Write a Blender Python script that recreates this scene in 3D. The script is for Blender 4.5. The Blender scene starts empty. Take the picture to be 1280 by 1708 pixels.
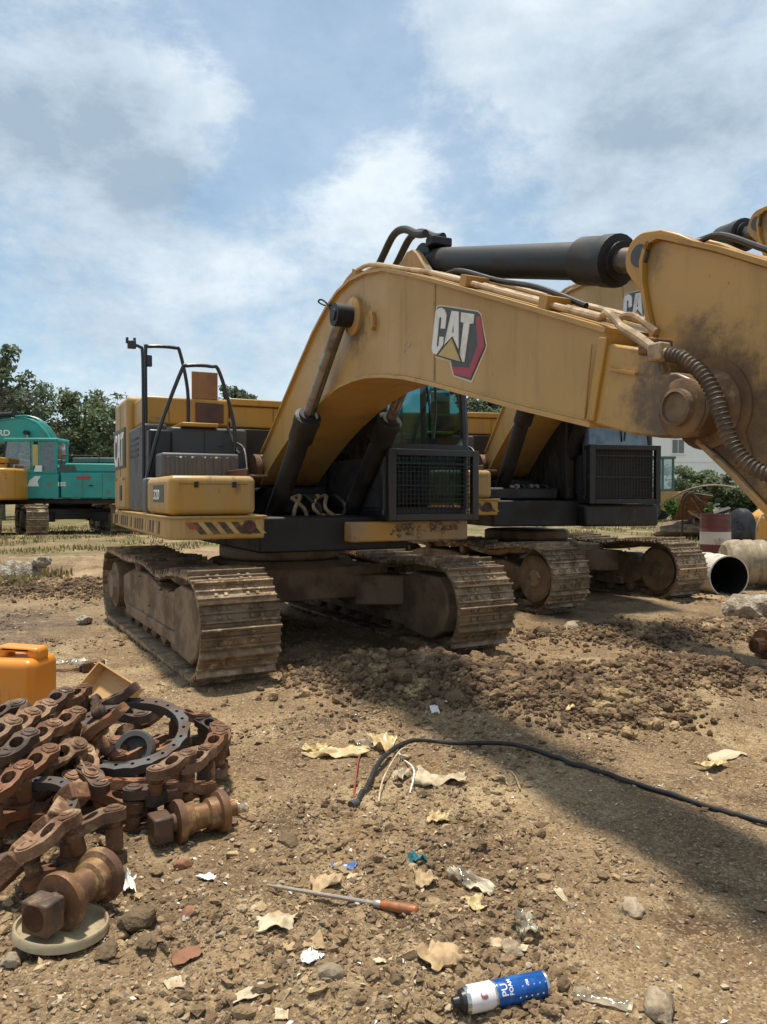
import bpy, bmesh, math, random
import numpy as np
from mathutils import Vector, Matrix, Euler

# ------------------------------------------------------------------ camera, sky, sun, exposure
SC = bpy.context.scene
COL = SC.collection
CAM_H = 1.52
cam_d = bpy.data.cameras.new('camera')
cam_d.sensor_fit = 'HORIZONTAL'; cam_d.sensor_width = 36.0; cam_d.lens = 36.0
cam_d.clip_start = 0.05; cam_d.clip_end = 3000
cam = bpy.data.objects.new('camera', cam_d); COL.objects.link(cam)
cam.location = (0, 0, CAM_H)
cam.rotation_euler = (math.radians(90) - math.atan(25 / 1280), 0, 0)
SC.camera = cam

SUN_EL, SUN_AZ = math.radians(79), math.radians(-25)      # azimuth from +Y towards +X
w = bpy.data.worlds.new('World'); SC.world = w; w.use_nodes = True
nt = w.node_tree; nt.nodes.clear()
def N(t, tree=None, **k):
    n = (tree or nt).nodes.new(t)
    for a, b in k.items(): setattr(n, a, b)
    return n
def build_world():
    L = nt.links.new
    out = N('ShaderNodeOutputWorld')
    sky = N('ShaderNodeTexSky', sky_type='NISHITA', sun_disc=False, sun_elevation=SUN_EL, sun_rotation=SUN_AZ)
    sky.air_density = 1.0; sky.dust_density = 0.8; sky.ozone_density = 1.6
    bg = N('ShaderNodeBackground'); bg.inputs[1].default_value = 0.088
    tn = N('ShaderNodeMix', data_type='RGBA', blend_type='MULTIPLY'); tn.inputs[0].default_value = 1; L(sky.outputs[0], tn.inputs[6]); tn.inputs[7].default_value = (.86, 1.04, 1.02, 1)
    L(tn.outputs[2], bg.inputs[0])
    tc = N('ShaderNodeTexCoord'); dirv = tc.outputs['Generated']
    sep = N('ShaderNodeSeparateXYZ'); L(dirv, sep.inputs[0])
    def noise(sc, det, rough, loc, dist=0.0, st=(1, 1, 1.7)):
        mp = N('ShaderNodeMapping'); mp.inputs['Location'].default_value = loc; mp.inputs['Scale'].default_value = st; L(dirv, mp.inputs[0])
        n = N('ShaderNodeTexNoise'); n.inputs['Scale'].default_value = sc; n.inputs['Detail'].default_value = det; n.inputs['Roughness'].default_value = rough; n.inputs['Distortion'].default_value = dist
        L(mp.outputs[0], n.inputs['Vector']); return n.outputs[0]
    def madd(v, m, c):
        n = N('ShaderNodeMath', operation='MULTIPLY_ADD'); L(v, n.inputs[0]); n.inputs[1].default_value = m; n.inputs[2].default_value = c; return n.outputs[0]
    def aim(px, py):
        u = (px - 640) / 1280; v = (854 - py) / 1280; p = math.atan(25 / 1280)
        return Vector((u, math.cos(p) + v * math.sin(p), -math.sin(p) + v * math.cos(p))).normalized()
    def blobs(val, lst):
        for px, py, r, wt in lst:
            vm = N('ShaderNodeVectorMath', operation='DISTANCE'); L(dirv, vm.inputs[0]); vm.inputs[1].default_value = aim(px, py)
            mr = N('ShaderNodeMapRange', interpolation_type='SMOOTHSTEP'); L(vm.outputs['Value'], mr.inputs[0])
            mr.inputs[1].default_value = 0; mr.inputs[2].default_value = r / 1280; mr.inputs[3].default_value = wt; mr.inputs[4].default_value = 0
            ad = N('ShaderNodeMath', operation='ADD'); L(val, ad.inputs[0]); L(mr.outputs[0], ad.inputs[1]); val = ad.outputs[0]
        return val
    dens = blobs(madd(noise(4.6, 14, .66, (3.1, 1.7, .4), .1), 2.2, -.58), COVER)
    fac = N('ShaderNodeMapRange', interpolation_type='SMOOTHSTEP'); L(dens, fac.inputs[0])
    fac.inputs[1].default_value = 0.26; fac.inputs[2].default_value = 0.76; fac.inputs[3].default_value = 0.38; fac.inputs[4].default_value = 0.95
    tone = blobs(madd(noise(5.5, 13, .64, (8.2, 4.1, 2.0), .1), 1.9, -.46), TONE)
    cr = N('ShaderNodeValToRGB'); L(tone, cr.inputs[0]); e = cr.color_ramp.elements
    e[0].position = 0.10; e[0].color = (0.60, 0.66, 0.705, 1)
    e[1].position = 1.0; e[1].color = (0.27, 0.345, 0.42, 1)
    m = e.new(0.42); m.color = (0.48, 0.55, 0.61, 1)
    m = e.new(0.70); m.color = (0.39, 0.47, 0.545, 1)
    bc = N('ShaderNodeBackground'); bc.inputs[1].default_value = 1.0; L(cr.outputs[0], bc.inputs[0])
    # pale haze low over the horizon
    hz = N('ShaderNodeMapRange', interpolation_type='SMOOTHSTEP'); L(sep.outputs[2], hz.inputs[0])
    hz.inputs[1].default_value = 0.0; hz.inputs[2].default_value = 0.36; hz.inputs[3].default_value = 0.80; hz.inputs[4].default_value = 0.0
    mx = N('ShaderNodeMath', operation='MAXIMUM'); L(fac.outputs[0], mx.inputs[0]); L(hz.outputs[0], mx.inputs[1])
    ms = N('ShaderNodeMixShader'); L(mx.outputs[0], ms.inputs[0]); L(bg.outputs[0], ms.inputs[1]); L(bc.outputs[0], ms.inputs[2])
    L(ms.outputs[0], out.inputs[0])
# where cloud stands in the photograph (px, py, radius, weight), and where it is greyer (+) or brighter (-)
COVER = [(230, 210, 230, .30), (400, 140, 110, .16), (60, 330, 260, .20), (640, 280, 150, .34), (860, 80, 260, .34), (1150, 150, 330, .28), (330, 470, 330, .16), (1050, 370, 260, .18),
         (500, 170, 190, -.42), (560, 40, 200, -.34), (450, 290, 150, -.34), (810, 330, 190, -.36), (350, 10, 160, -.20), (690, 160, 120, -.14)]
TONE = [(110, 260, 250, .46), (280, 285, 150, .30), (30, 480, 150, .26), (1010, 170, 260, .20), (1230, 220, 260, .22), (860, 50, 260, -.34), (340, 150, 150, -.30), (640, 265, 120, -.24), (230, 230, 90, -.16), (400, 480, 330, -.10), (60, 60, 260, .14)]
build_world()
sd = bpy.data.lights.new('sun', 'SUN'); sd.energy = 3.5; sd.angle = math.radians(5); sd.color = (1, 0.91, 0.77)
sun = bpy.data.objects.new('sun', sd); COL.objects.link(sun)
S = Vector((math.sin(SUN_AZ) * math.cos(SUN_EL), math.cos(SUN_AZ) * math.cos(SUN_EL), math.sin(SUN_EL)))
sun.rotation_euler = S.to_track_quat('Z', 'Y').to_euler(); sun.location = S * 60
vs = SC.view_settings; vs.view_transform = 'Standard'; vs.look = 'None'; vs.gamma = 1; vs.exposure = 0.58; vs.use_curve_mapping = False
SC.cycles.max_bounces = 6; SC.cycles.transparent_max_bounces = 16

# ------------------------------------------------------------------ materials
MATS = {}
def pm(name, c1, c2, scale=3.0, lo=0.45, hi=0.65, c3=None, scale3=14.0, lo3=0.60, hi3=0.68, rough=(0.45, 0.85), metal=0.0,
       bump=0.15, bscale=45.0, bdist=0.01, stretch=(1, 1, 1), rnd=True, vary=0.0, attr=None, metal2=None, streak=None, chips=None, stains=None):
    m = bpy.data.materials.new(name); m.use_nodes = True; t = m.node_tree; L = t.links.new
    b = t.nodes['Principled BSDF']
    tc = N('ShaderNodeTexCoord', t); v = tc.outputs['Object']
    oi = None
    if rnd or vary:
        oi = N('ShaderNodeObjectInfo', t)
    if rnd:
        sc = N('ShaderNodeVectorMath', t, operation='SCALE'); sc.inputs[0].default_value = (37.0, 21.0, 55.0); L(oi.outputs['Random'], sc.inputs['Scale'])
        ad = N('ShaderNodeVectorMath', t, operation='ADD'); L(v, ad.inputs[0]); L(sc.outputs[0], ad.inputs[1]); v = ad.outputs[0]
    mp = N('ShaderNodeMapping', t); mp.inputs['Scale'].default_value = stretch; L(v, mp.inputs[0])
    n1 = N('ShaderNodeTexNoise', t); n1.inputs['Scale'].default_value = scale; n1.inputs['Detail'].default_value = 8; n1.inputs['Roughness'].default_value = 0.62
    L(mp.outputs[0], n1.inputs['Vector'])
    r1 = N('ShaderNodeMapRange', t, interpolation_type='SMOOTHSTEP'); r1.inputs[1].default_value = lo; r1.inputs[2].default_value = hi; L(n1.outputs[0], r1.inputs[0])
    mx = N('ShaderNodeMix', t, data_type='RGBA'); L(r1.outputs[0], mx.inputs[0]); mx.inputs[6].default_value = (*c1, 1); mx.inputs[7].default_value = (*c2, 1)
    col = mx.outputs[2]
    if c3:
        n3 = N('ShaderNodeTexNoise', t); n3.inputs['Scale'].default_value = scale3; n3.inputs['Detail'].default_value = 6; n3.inputs['Roughness'].default_value = 0.7
        L(mp.outputs[0], n3.inputs['Vector'])
        r3 = N('ShaderNodeMapRange', t, interpolation_type='SMOOTHSTEP'); r3.inputs[1].default_value = lo3; r3.inputs[2].default_value = hi3; L(n3.outputs[0], r3.inputs[0])
        m3 = N('ShaderNodeMix', t, data_type='RGBA'); L(r3.outputs[0], m3.inputs[0]); L(col, m3.inputs[6]); m3.inputs[7].default_value = (*c3, 1); col = m3.outputs[2]
    def over(f, c):
        m_ = N('ShaderNodeMix', t, data_type='RGBA'); L(f, m_.inputs[0]); L(col, m_.inputs[6]); m_.inputs[7].default_value = (*c, 1); return m_.outputs[2]
    def band(sc, st, lo_, hi_, amt, det=5):
        m_ = N('ShaderNodeMapping', t); m_.inputs['Scale'].default_value = st; L(v, m_.inputs[0])
        n_ = N('ShaderNodeTexNoise', t); n_.inputs['Scale'].default_value = sc; n_.inputs['Detail'].default_value = det; n_.inputs['Roughness'].default_value = .7; L(m_.outputs[0], n_.inputs['Vector'])
        q_ = N('ShaderNodeMapRange', t, interpolation_type='SMOOTHSTEP'); L(n_.outputs[0], q_.inputs[0]); q_.inputs[1].default_value = lo_; q_.inputs[2].default_value = hi_; q_.inputs[4].default_value = amt; return q_.outputs[0]
    if streak: col = over(band(7, (1, 1, .09), .50, .74, streak[1]), streak[0])
    if chips: col = over(band(34, (1, 1, 1), .66, .70, .85, 7), chips); col = over(band(16, (1, 1, .5), .70, .73, .8, 8), chips)
    if stains:
        fl = N('ShaderNodeVectorMath', t, operation='MULTIPLY'); L(tc.outputs['Object'], fl.inputs[0]); fl.inputs[1].default_value = (1, 0, 1)
        ns = N('ShaderNodeTexNoise', t); ns.inputs['Scale'].default_value = 9; ns.inputs['Detail'].default_value = 12; ns.inputs['Roughness'].default_value = .78; L(tc.outputs['Object'], ns.inputs['Vector'])
        for sx_, sz_, sr_, am_ in stains:
            dd = N('ShaderNodeVectorMath', t, operation='DISTANCE'); L(fl.outputs[0], dd.inputs[0]); dd.inputs[1].default_value = (sx_, 0, sz_)
            dv = N('ShaderNodeMath', t, operation='MULTIPLY_ADD'); L(ns.outputs[0], dv.inputs[0]); dv.inputs[1].default_value = -sr_ * 1.7; L(dd.outputs['Value'], dv.inputs[2])
            q_ = N('ShaderNodeMapRange', t, interpolation_type='SMOOTHSTEP'); L(dv.outputs[0], q_.inputs[0]); q_.inputs[1].default_value = -sr_ * .62; q_.inputs[2].default_value = sr_ * .05; q_.inputs[3].default_value = am_; q_.inputs[4].default_value = 0
            col = over(q_.outputs[0], (.085, .05, .028))
    src = None
    if attr:
        at = N('ShaderNodeAttribute', t, attribute_name=attr); src = at.outputs['Fac']
    elif vary:
        src = oi.outputs['Random']
    if src is not None:
        mr = N('ShaderNodeMapRange', t); L(src, mr.inputs[0]); mr.inputs[3].default_value = 1 - (vary or .4); mr.inputs[4].default_value = 1 + (vary or .4)
        sc2 = N('ShaderNodeVectorMath', t, operation='SCALE'); L(col, sc2.inputs[0]); L(mr.outputs[0], sc2.inputs['Scale']); col = sc2.outputs[0]
    L(col, b.inputs['Base Color'])
    rr = N('ShaderNodeMapRange', t); L(r1.outputs[0], rr.inputs[0]); rr.inputs[3].default_value = rough[0]; rr.inputs[4].default_value = rough[1]; L(rr.outputs[0], b.inputs['Roughness'])
    if metal2 is not None:
        mm = N('ShaderNodeMapRange', t); L(r1.outputs[0], mm.inputs[0]); mm.inputs[3].default_value = metal; mm.inputs[4].default_value = metal2; L(mm.outputs[0], b.inputs['Metallic'])
    else: b.inputs['Metallic'].default_value = metal
    if bump:
        nb = N('ShaderNodeTexNoise', t); nb.inputs['Scale'].default_value = bscale; nb.inputs['Detail'].default_value = 5; L(mp.outputs[0], nb.inputs['Vector'])
        bp = N('ShaderNodeBump', t); bp.inputs['Strength'].default_value = bump; bp.inputs['Distance'].default_value = bdist; L(nb.outputs[0], bp.inputs['Height'])
        L(bp.outputs[0], b.inputs['Normal'])
    MATS[name] = m
    return m
def glass(name, tint, gl=0.12, dirt=0.0, dcol=(.3, .26, .2), gcol=(.9, .95, .95)):
    m = bpy.data.materials.new(name); m.use_nodes = True; t = m.node_tree; L = t.links.new
    t.nodes.remove(t.nodes['Principled BSDF']); out = t.nodes['Material Output']
    tr = N('ShaderNodeBsdfTransparent', t); tr.inputs[0].default_value = (*tint, 1)
    g = N('ShaderNodeBsdfGlossy', t); g.inputs[0].default_value = (*gcol, 1); g.inputs[1].default_value = 0.06
    fr = N('ShaderNodeFresnel', t); fr.inputs[0].default_value = 1.5
    ad = N('ShaderNodeMath', t, operation='ADD'); L(fr.outputs[0], ad.inputs[0]); ad.inputs[1].default_value = gl
    ms = N('ShaderNodeMixShader', t); L(ad.outputs[0], ms.inputs[0]); L(tr.outputs[0], ms.inputs[1]); L(g.outputs[0], ms.inputs[2]); last = ms.outputs[0]
    if dirt:
        tc = N('ShaderNodeTexCoord', t); n = N('ShaderNodeTexNoise', t); n.inputs['Scale'].default_value = 9; n.inputs['Detail'].default_value = 8; L(tc.outputs['Object'], n.inputs['Vector'])
        r = N('ShaderNodeMapRange', t); r.inputs[1].default_value = .4; r.inputs[2].default_value = .75; r.inputs[4].default_value = dirt; L(n.outputs[0], r.inputs[0])
        d = N('ShaderNodeBsdfDiffuse', t); d.inputs[0].default_value = (*dcol, 1)
        m2 = N('ShaderNodeMixShader', t); L(r.outputs[0], m2.inputs[0]); L(last, m2.inputs[1]); L(d.outputs[0], m2.inputs[2]); last = m2.outputs[0]
    L(last, out.inputs[0]); MATS[name] = m
    return m

DUST = (.30, .225, .14)
STK = ((.16, .085, .03), .5); CHIP = (.13, .06, .03)
PINS = [(2.66, 2.86, .34, .8), (5.88, 1.86, .50, .92), (.15, 1.8, .4, .7), (3.0, 2.78, .14, .5), (5.5, 2.6, .22, .6), (5.75, 2.15, .2, .6)]
pm('yellow', (.44, .232, .036), (.37, .212, .058), 1.6, .42, .72, c3=(.24, .13, .05), scale3=5, lo3=.62, hi3=.78, rough=(.36, .7), bump=.06, bscale=60, streak=STK, chips=CHIP)
pm('boom_yellow', (.47, .272, .070), (.40, .252, .095), 1.3, .40, .70, c3=(.25, .14, .06), scale3=4.5, lo3=.66, hi3=.72, rough=(.38, .72), bump=.06, bscale=60, streak=((.18, .10, .04), .38), chips=CHIP, stains=PINS, rnd=False)
pm('yellow_dirty', (.42, .22, .045), DUST, 2.4, .42, .62, c3=(.15, .075, .035), scale3=7, lo3=.58, hi3=.70, rough=(.5, .9), bump=.15, streak=STK, chips=CHIP)
pm('yellow_dusty', (.43, .24, .046), (.38, .26, .11), 2.2, .40, .66, c3=(.20, .11, .045), scale3=8, lo3=.60, hi3=.74, rough=(.36, .75), bump=.08, stretch=(1, 1, .35), streak=STK, chips=CHIP)
pm('nose_grime', (.20, .11, .042), (.085, .048, .027), 3.2, .36, .62, c3=(.22, .15, .08), scale3=10, lo3=.6, hi3=.7, rough=(.5, .9), bump=.2)
pm('arm_yellow', (.465, .268, .068), (.39, .245, .09), 1.2, .42, .68, c3=(.22, .12, .05), scale3=4.5, lo3=.64, hi3=.70, rough=(.4, .8), bump=.1, bscale=50, streak=((.17, .09, .035), .4), chips=CHIP, stains=PINS + [(6.15, 1.75, .40, .6), (6.3, 1.5, .5, .6)], rnd=False)
pm('lid_brown', (.29, .135, .05), (.20, .10, .045), 4, .42, .7, rough=(.5, .85), bump=.05)
pm('orange_yellow', (.52, .25, .03), (.42, .23, .06), 2, .45, .7, rough=(.35, .6), bump=.05, streak=STK, chips=CHIP)
pm('teal', (.014, .29, .255), (.03, .24, .21), 1.4, .42, .7, c3=(.13, .14, .10), scale3=3, lo3=.54, hi3=.74, rough=(.35, .65), bump=.05, streak=((.14, .12, .08), .45), chips=(.12, .10, .07))
pm('black_metal', (.008, .008, .009), (.024, .020, .017), 3, .45, .7, rough=(.55, .9), bump=.1)
pm('black_paint', (.018, .018, .02), (.04, .036, .03), 3, .5, .75, rough=(.28, .7), bump=.05)
pm('mud_black', (.012, .011, .011), (.045, .036, .027), 5, .46, .66, c3=(.12, .095, .065), scale3=18, lo3=.62, hi3=.70, rough=(.5, .95), bump=.3, stretch=(1, 1, .4))
pm('dark_grey', (.055, .058, .062), (.09, .08, .07), 3, .45, .7, rough=(.5, .85), bump=.08)
pm('grey_plastic', (.085, .09, .095), (.14, .12, .10), 3, .45, .7, rough=(.5, .85), bump=.06)
pm('maroon_dark', (.09, .035, .022), (.06, .035, .025), 3, .45, .7, rough=(.5, .85))
pm('chrome', (.26, .255, .25), (.12, .10, .085), 4, .44, .62, rough=(.2, .5), metal=1, metal2=.5, bump=.03)
pm('track_steel', (.27, .19, .115), (.135, .090, .050), 5, .40, .62, c3=(.42, .31, .18), scale3=11, lo3=.52, hi3=.66, rough=(.42, .92), metal=.25, metal2=0, bump=.5, bscale=30, bdist=.016, vary=.34)
pm('track_frame', (.225, .150, .086), (.125, .080, .046), 3, .4, .65, c3=(.24, .17, .105), scale3=8, lo3=.55, hi3=.7, rough=(.6, .95), bump=.4, bscale=30, bdist=.015)
pm('mud', (.20, .145, .09), (.115, .08, .05), 6, .4, .62, rough=(.85, 1), bump=.8, bscale=30, bdist=.02)
pm('rust', (.175, .070, .026), (.085, .042, .023), 6, .38, .62, c3=(.30, .165, .075), scale3=12, lo3=.52, hi3=.70, rough=(.5, .9), metal=.15, metal2=0, bump=.7, bscale=45, bdist=.008, vary=.32)
pm('rust_dusty', (.225, .125, .066), (.12, .058, .03), 7, .38, .62, c3=(.33, .225, .13), scale3=13, lo3=.50, hi3=.66, rough=(.55, .95), bump=.7, bscale=45, bdist=.008, vary=.3)
pm('rust_dark', (.085, .045, .026), (.045, .032, .024), 7, .4, .62, c3=(.19, .115, .06), scale3=10, lo3=.55, hi3=.70, rough=(.45, .9), bump=.5, bscale=60, bdist=.005, vary=.3)
pm('rust_bright', (.21, .105, .042), (.115, .055, .03), 9, .40, .62, c3=(.36, .23, .10), scale3=8, lo3=.52, hi3=.68, rough=(.42, .8), metal=.25, metal2=0, bump=.3, bscale=80, bdist=.004)
pm('iron_grey', (.060, .058, .060), (.10, .065, .045), 6, .46, .66, rough=(.62, .9), metal=0, bump=.2, bscale=90, bdist=.003)
pm('hose_tan', (.42, .30, .17), (.24, .16, .09), 8, .42, .65, rough=(.5, .9), bump=.1)
pm('rubber', (.014, .013, .012), (.06, .048, .036), 7, .48, .68, rough=(.5, .9), bump=.15)
pm('hose_brown', (.06, .04, .026), (.15, .10, .06), 9, .45, .66, rough=(.5, .9), bump=.2)
pm('white_print', (.74, .72, .66), (.52, .47, .38), 5, .5, .75, rough=(.5, .8), bump=0)
pm('white_teal', (.70, .76, .72), (.50, .55, .50), 5, .5, .75, rough=(.5, .8), bump=0)
pm('print_dark', (.055, .06, .055), (.09, .085, .075), 5, .5, .75, rough=(.5, .8), bump=0)
pm('print_red', (.36, .045, .06), (.28, .06, .06), 5, .5, .75, rough=(.5, .8), bump=0)
pm('print_gold', (.50, .36, .12), (.40, .31, .14), 5, .5, .75, rough=(.5, .8), bump=0)
pm('print_cream', (.62, .52, .34), (.45, .36, .22), 5, .5, .75, rough=(.5, .8), bump=0)
pm('stripe_red', (.36, .06, .05), (.25, .09, .06), 12, .45, .65, rough=(.5, .8), bump=0)
pm('stripe_dark', (.05, .035, .025), (.20, .12, .05), 14, .45, .66, rough=(.5, .8), bump=0)
pm('stripe_pale', (.46, .33, .13), (.36, .22, .07), 14, .45, .66, rough=(.5, .8), bump=0)
pm('orange_plastic', (.72, .26, .025), (.62, .27, .05), 4, .45, .7, rough=(.35, .55), bump=.04)
b_ = MATS['orange_plastic'].node_tree.nodes['Principled BSDF']; b_.inputs['Subsurface Weight'].default_value = .25; b_.inputs['Subsurface Radius'].default_value = (.03, .01, .004); b_.inputs['Subsurface Scale'].default_value = .6
pm('pine_wood', (.52, .34, .15), (.40, .23, .09), 5, .4, .7, rough=(.6, .8), bump=.1, stretch=(.3, 3, 3))
pm('drum_red', (.13, .028, .026), (.10, .045, .03), 5, .42, .66, rough=(.4, .8), bump=.08)
pm('drum_white', (.55, .50, .43), (.30, .23, .16), 6, .48, .7, rough=(.5, .8), bump=.08)
pm('tan_plastic', (.36, .28, .18), (.22, .17, .11), 5, .42, .66, rough=(.5, .85), bump=.1)
pm('black_inside', (.006, .006, .007), (.012, .011, .011), 5, .4, .7, rough=(.7, .9), bump=0)
pm('bag_black', (.016, .016, .018), (.03, .03, .032), 5, .4, .7, rough=(.25, .45), bump=.3, bscale=18, bdist=.03)
pm('pale_rock', (.44, .40, .33), (.22, .17, .12), 9, .40, .60, c3=(.30, .23, .15), scale3=5, lo3=.5, hi3=.66, rough=(.85, 1), bump=1.0, bscale=24, bdist=.05)
pm('stone', (.36, .29, .20), (.21, .155, .10), 9, .42, .62, c3=(.40, .34, .25), scale3=16, lo3=.5, hi3=.64, rough=(.85, 1), bump=.9, bscale=42, bdist=.012, vary=.35)
pm('brick_red', (.27, .12, .065), (.20, .11, .07), 14, .42, .65, rough=(.85, 1), bump=.5, bscale=60, bdist=.006)
pm('paper', (.56, .47, .32), (.36, .25, .14), 12, .45, .7, rough=(.7, .95), bump=.15, vary=.12)
pm('card', (.46, .33, .18), (.34, .23, .13), 10, .45, .7, rough=(.7, .95), bump=.15, vary=.15)
pm('film_yellow', (.55, .42, .20), (.40, .28, .13), 12, .45, .7, rough=(.4, .8), bump=.2)
pm('white_plastic', (.80, .79, .76), (.66, .62, .55), 12, .5, .75, rough=(.4, .7), bump=.05)
pm('teal_film', (.03, .25, .27), (.05, .17, .19), 14, .45, .7, rough=(.3, .6), bump=.2)
pm('blue_film', (.045, .11, .34), (.09, .15, .33), 14, .45, .7, rough=(.3, .6), bump=.1)
pm('can_blue', (.016, .10, .40), (.03, .17, .50), 30, .45, .7, rough=(.2, .4), metal=.3, bump=0)
pm('can_white', (.78, .76, .76), (.66, .63, .60), 9, .55, .75, rough=(.3, .5), bump=0)
pm('can_metal', (.55, .55, .54), (.35, .32, .28), 9, .55, .75, rough=(.2, .5), metal=.9, bump=0)
pm('handle_orange', (.42, .12, .035), (.16, .10, .055), 14, .42, .62, rough=(.4, .8), bump=.2, bscale=90, bdist=.003)
pm('steel_rod', (.50, .45, .38), (.28, .21, .14), 14, .48, .68, rough=(.3, .7), metal=.7, metal2=.1, bump=.1)
pm('lid_cream', (.42, .35, .22), (.26, .20, .12), 8, .42, .64, rough=(.5, .9), bump=.3, bscale=60, bdist=.004)
pm('bark', (.16, .125, .09), (.09, .07, .05), 8, .4, .65, rough=(.8, 1), bump=.4)
pm('leaf', (.125, .17, .085), (.16, .195, .105), .6, .42, .62, rough=(.45, .65), bump=0, attr='v', vary=.5)  # leaf and leaf_dark are paled and greyed to carry the distance haze
pm('leaf_dark', (.105, .14, .085), (.13, .16, .10), .6, .42, .62, rough=(.45, .65), bump=0, attr='v', vary=.5)
pm('leaf_light', (.10, .165, .03), (.075, .13, .025), .8, .42, .62, rough=(.5, .7), bump=0, attr='v', vary=.5)
pm('grass', (.16, .14, .05), (.24, .18, .085), 1.2, .42, .62, rough=(.6, .8), bump=0, attr='v', vary=.5)
for k in ('leaf', 'leaf_dark', 'leaf_light', 'grass'):
    t_ = MATS[k].node_tree; b_ = t_.nodes['Principled BSDF']; tr_ = N('ShaderNodeBsdfTranslucent', t_); mx_ = N('ShaderNodeMixShader', t_); mx_.inputs[0].default_value = .5
    t_.links.new(b_.inputs['Base Color'].links[0].from_socket, tr_.inputs[0]); t_.links.new(b_.outputs[0], mx_.inputs[1]); t_.links.new(tr_.outputs[0], mx_.inputs[2]); t_.links.new(mx_.outputs[0], t_.nodes['Material Output'].inputs[0])
pm('wall_white', (.80, .80, .77), (.70, .69, .65), .35, .45, .75, rough=(.8, .95), bump=.05, stretch=(1, 1, .25))
pm('shutter', (.16, .17, .18), (.22, .22, .22), 5, .45, .7, rough=(.5, .8), bump=0)
pm('roof_red', (.20, .10, .075), (.14, .09, .07), 3, .45, .7, rough=(.8, .95), bump=.2)
pm('shed_wall', (.28, .22, .17), (.20, .16, .12), 2, .45, .7, rough=(.8, .95), bump=.1)
pm('green_cab', (.05, .11, .09), (.09, .12, .10), 3, .45, .7, rough=(.3, .6), bump=.05)
pm('interior', (.02, .021, .023), (.03, .03, .03), 5, .4, .7, rough=(.6, .9), bump=0)
pm('seat_fabric', (.035, .035, .04), (.05, .048, .045), 8, .4, .7, rough=(.8, .95), bump=.1)
pm('tarp', (.34, .35, .34), (.22, .21, .19), 5, .42, .66, rough=(.5, .8), bump=.3, bscale=14, bdist=.03)
glass('glass_teal', (.20, .46, .47), .05)
glass('glass_smoke', (.25, .33, .34), .0, gcol=(.25, .27, .27))
glass('glass_dark', (.05, .075, .08), .12, .55, (.10, .085, .065))
glass('glass_clear', (.7, .78, .76), .12, .15)
glass('film_clear', (.82, .78, .70), .03, .8, (.62, .54, .40))
glass('film_haze', (.82, .78, .70), .0, 1.6, (.66, .58, .44))

# ------------------------------------------------------------------ mesh helpers
def link(name, me, parent=None, M=None):
    o = bpy.data.objects.new(name, me); COL.objects.link(o)
    if parent is not None: o.parent = parent
    if M is not None: o.matrix_local = M
    return o
def tag(o, label, cat=None, group=None, kind=None):
    if label: o['label'] = label
    if cat: o['category'] = cat
    if group: o['group'] = group
    if kind: o['kind'] = kind
    return o
def empty(name, loc, rz=0.0, label=None, cat=None, group=None):
    o = link(name, None); o.location = loc; o.rotation_euler = (0, 0, rz); o.empty_display_size = .1
    return tag(o, label, cat, group)
def finish(me, mat, smooth_angle=None):
    for m in (mat if isinstance(mat, (list, tuple)) else [mat]):
        me.materials.append(MATS[m] if isinstance(m, str) else m)
    if smooth_angle is not None:
        me.polygons.foreach_set('use_smooth', [True] * len(me.polygons))
        me.set_sharp_from_angle(angle=math.radians(smooth_angle))
    me.update()
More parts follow.
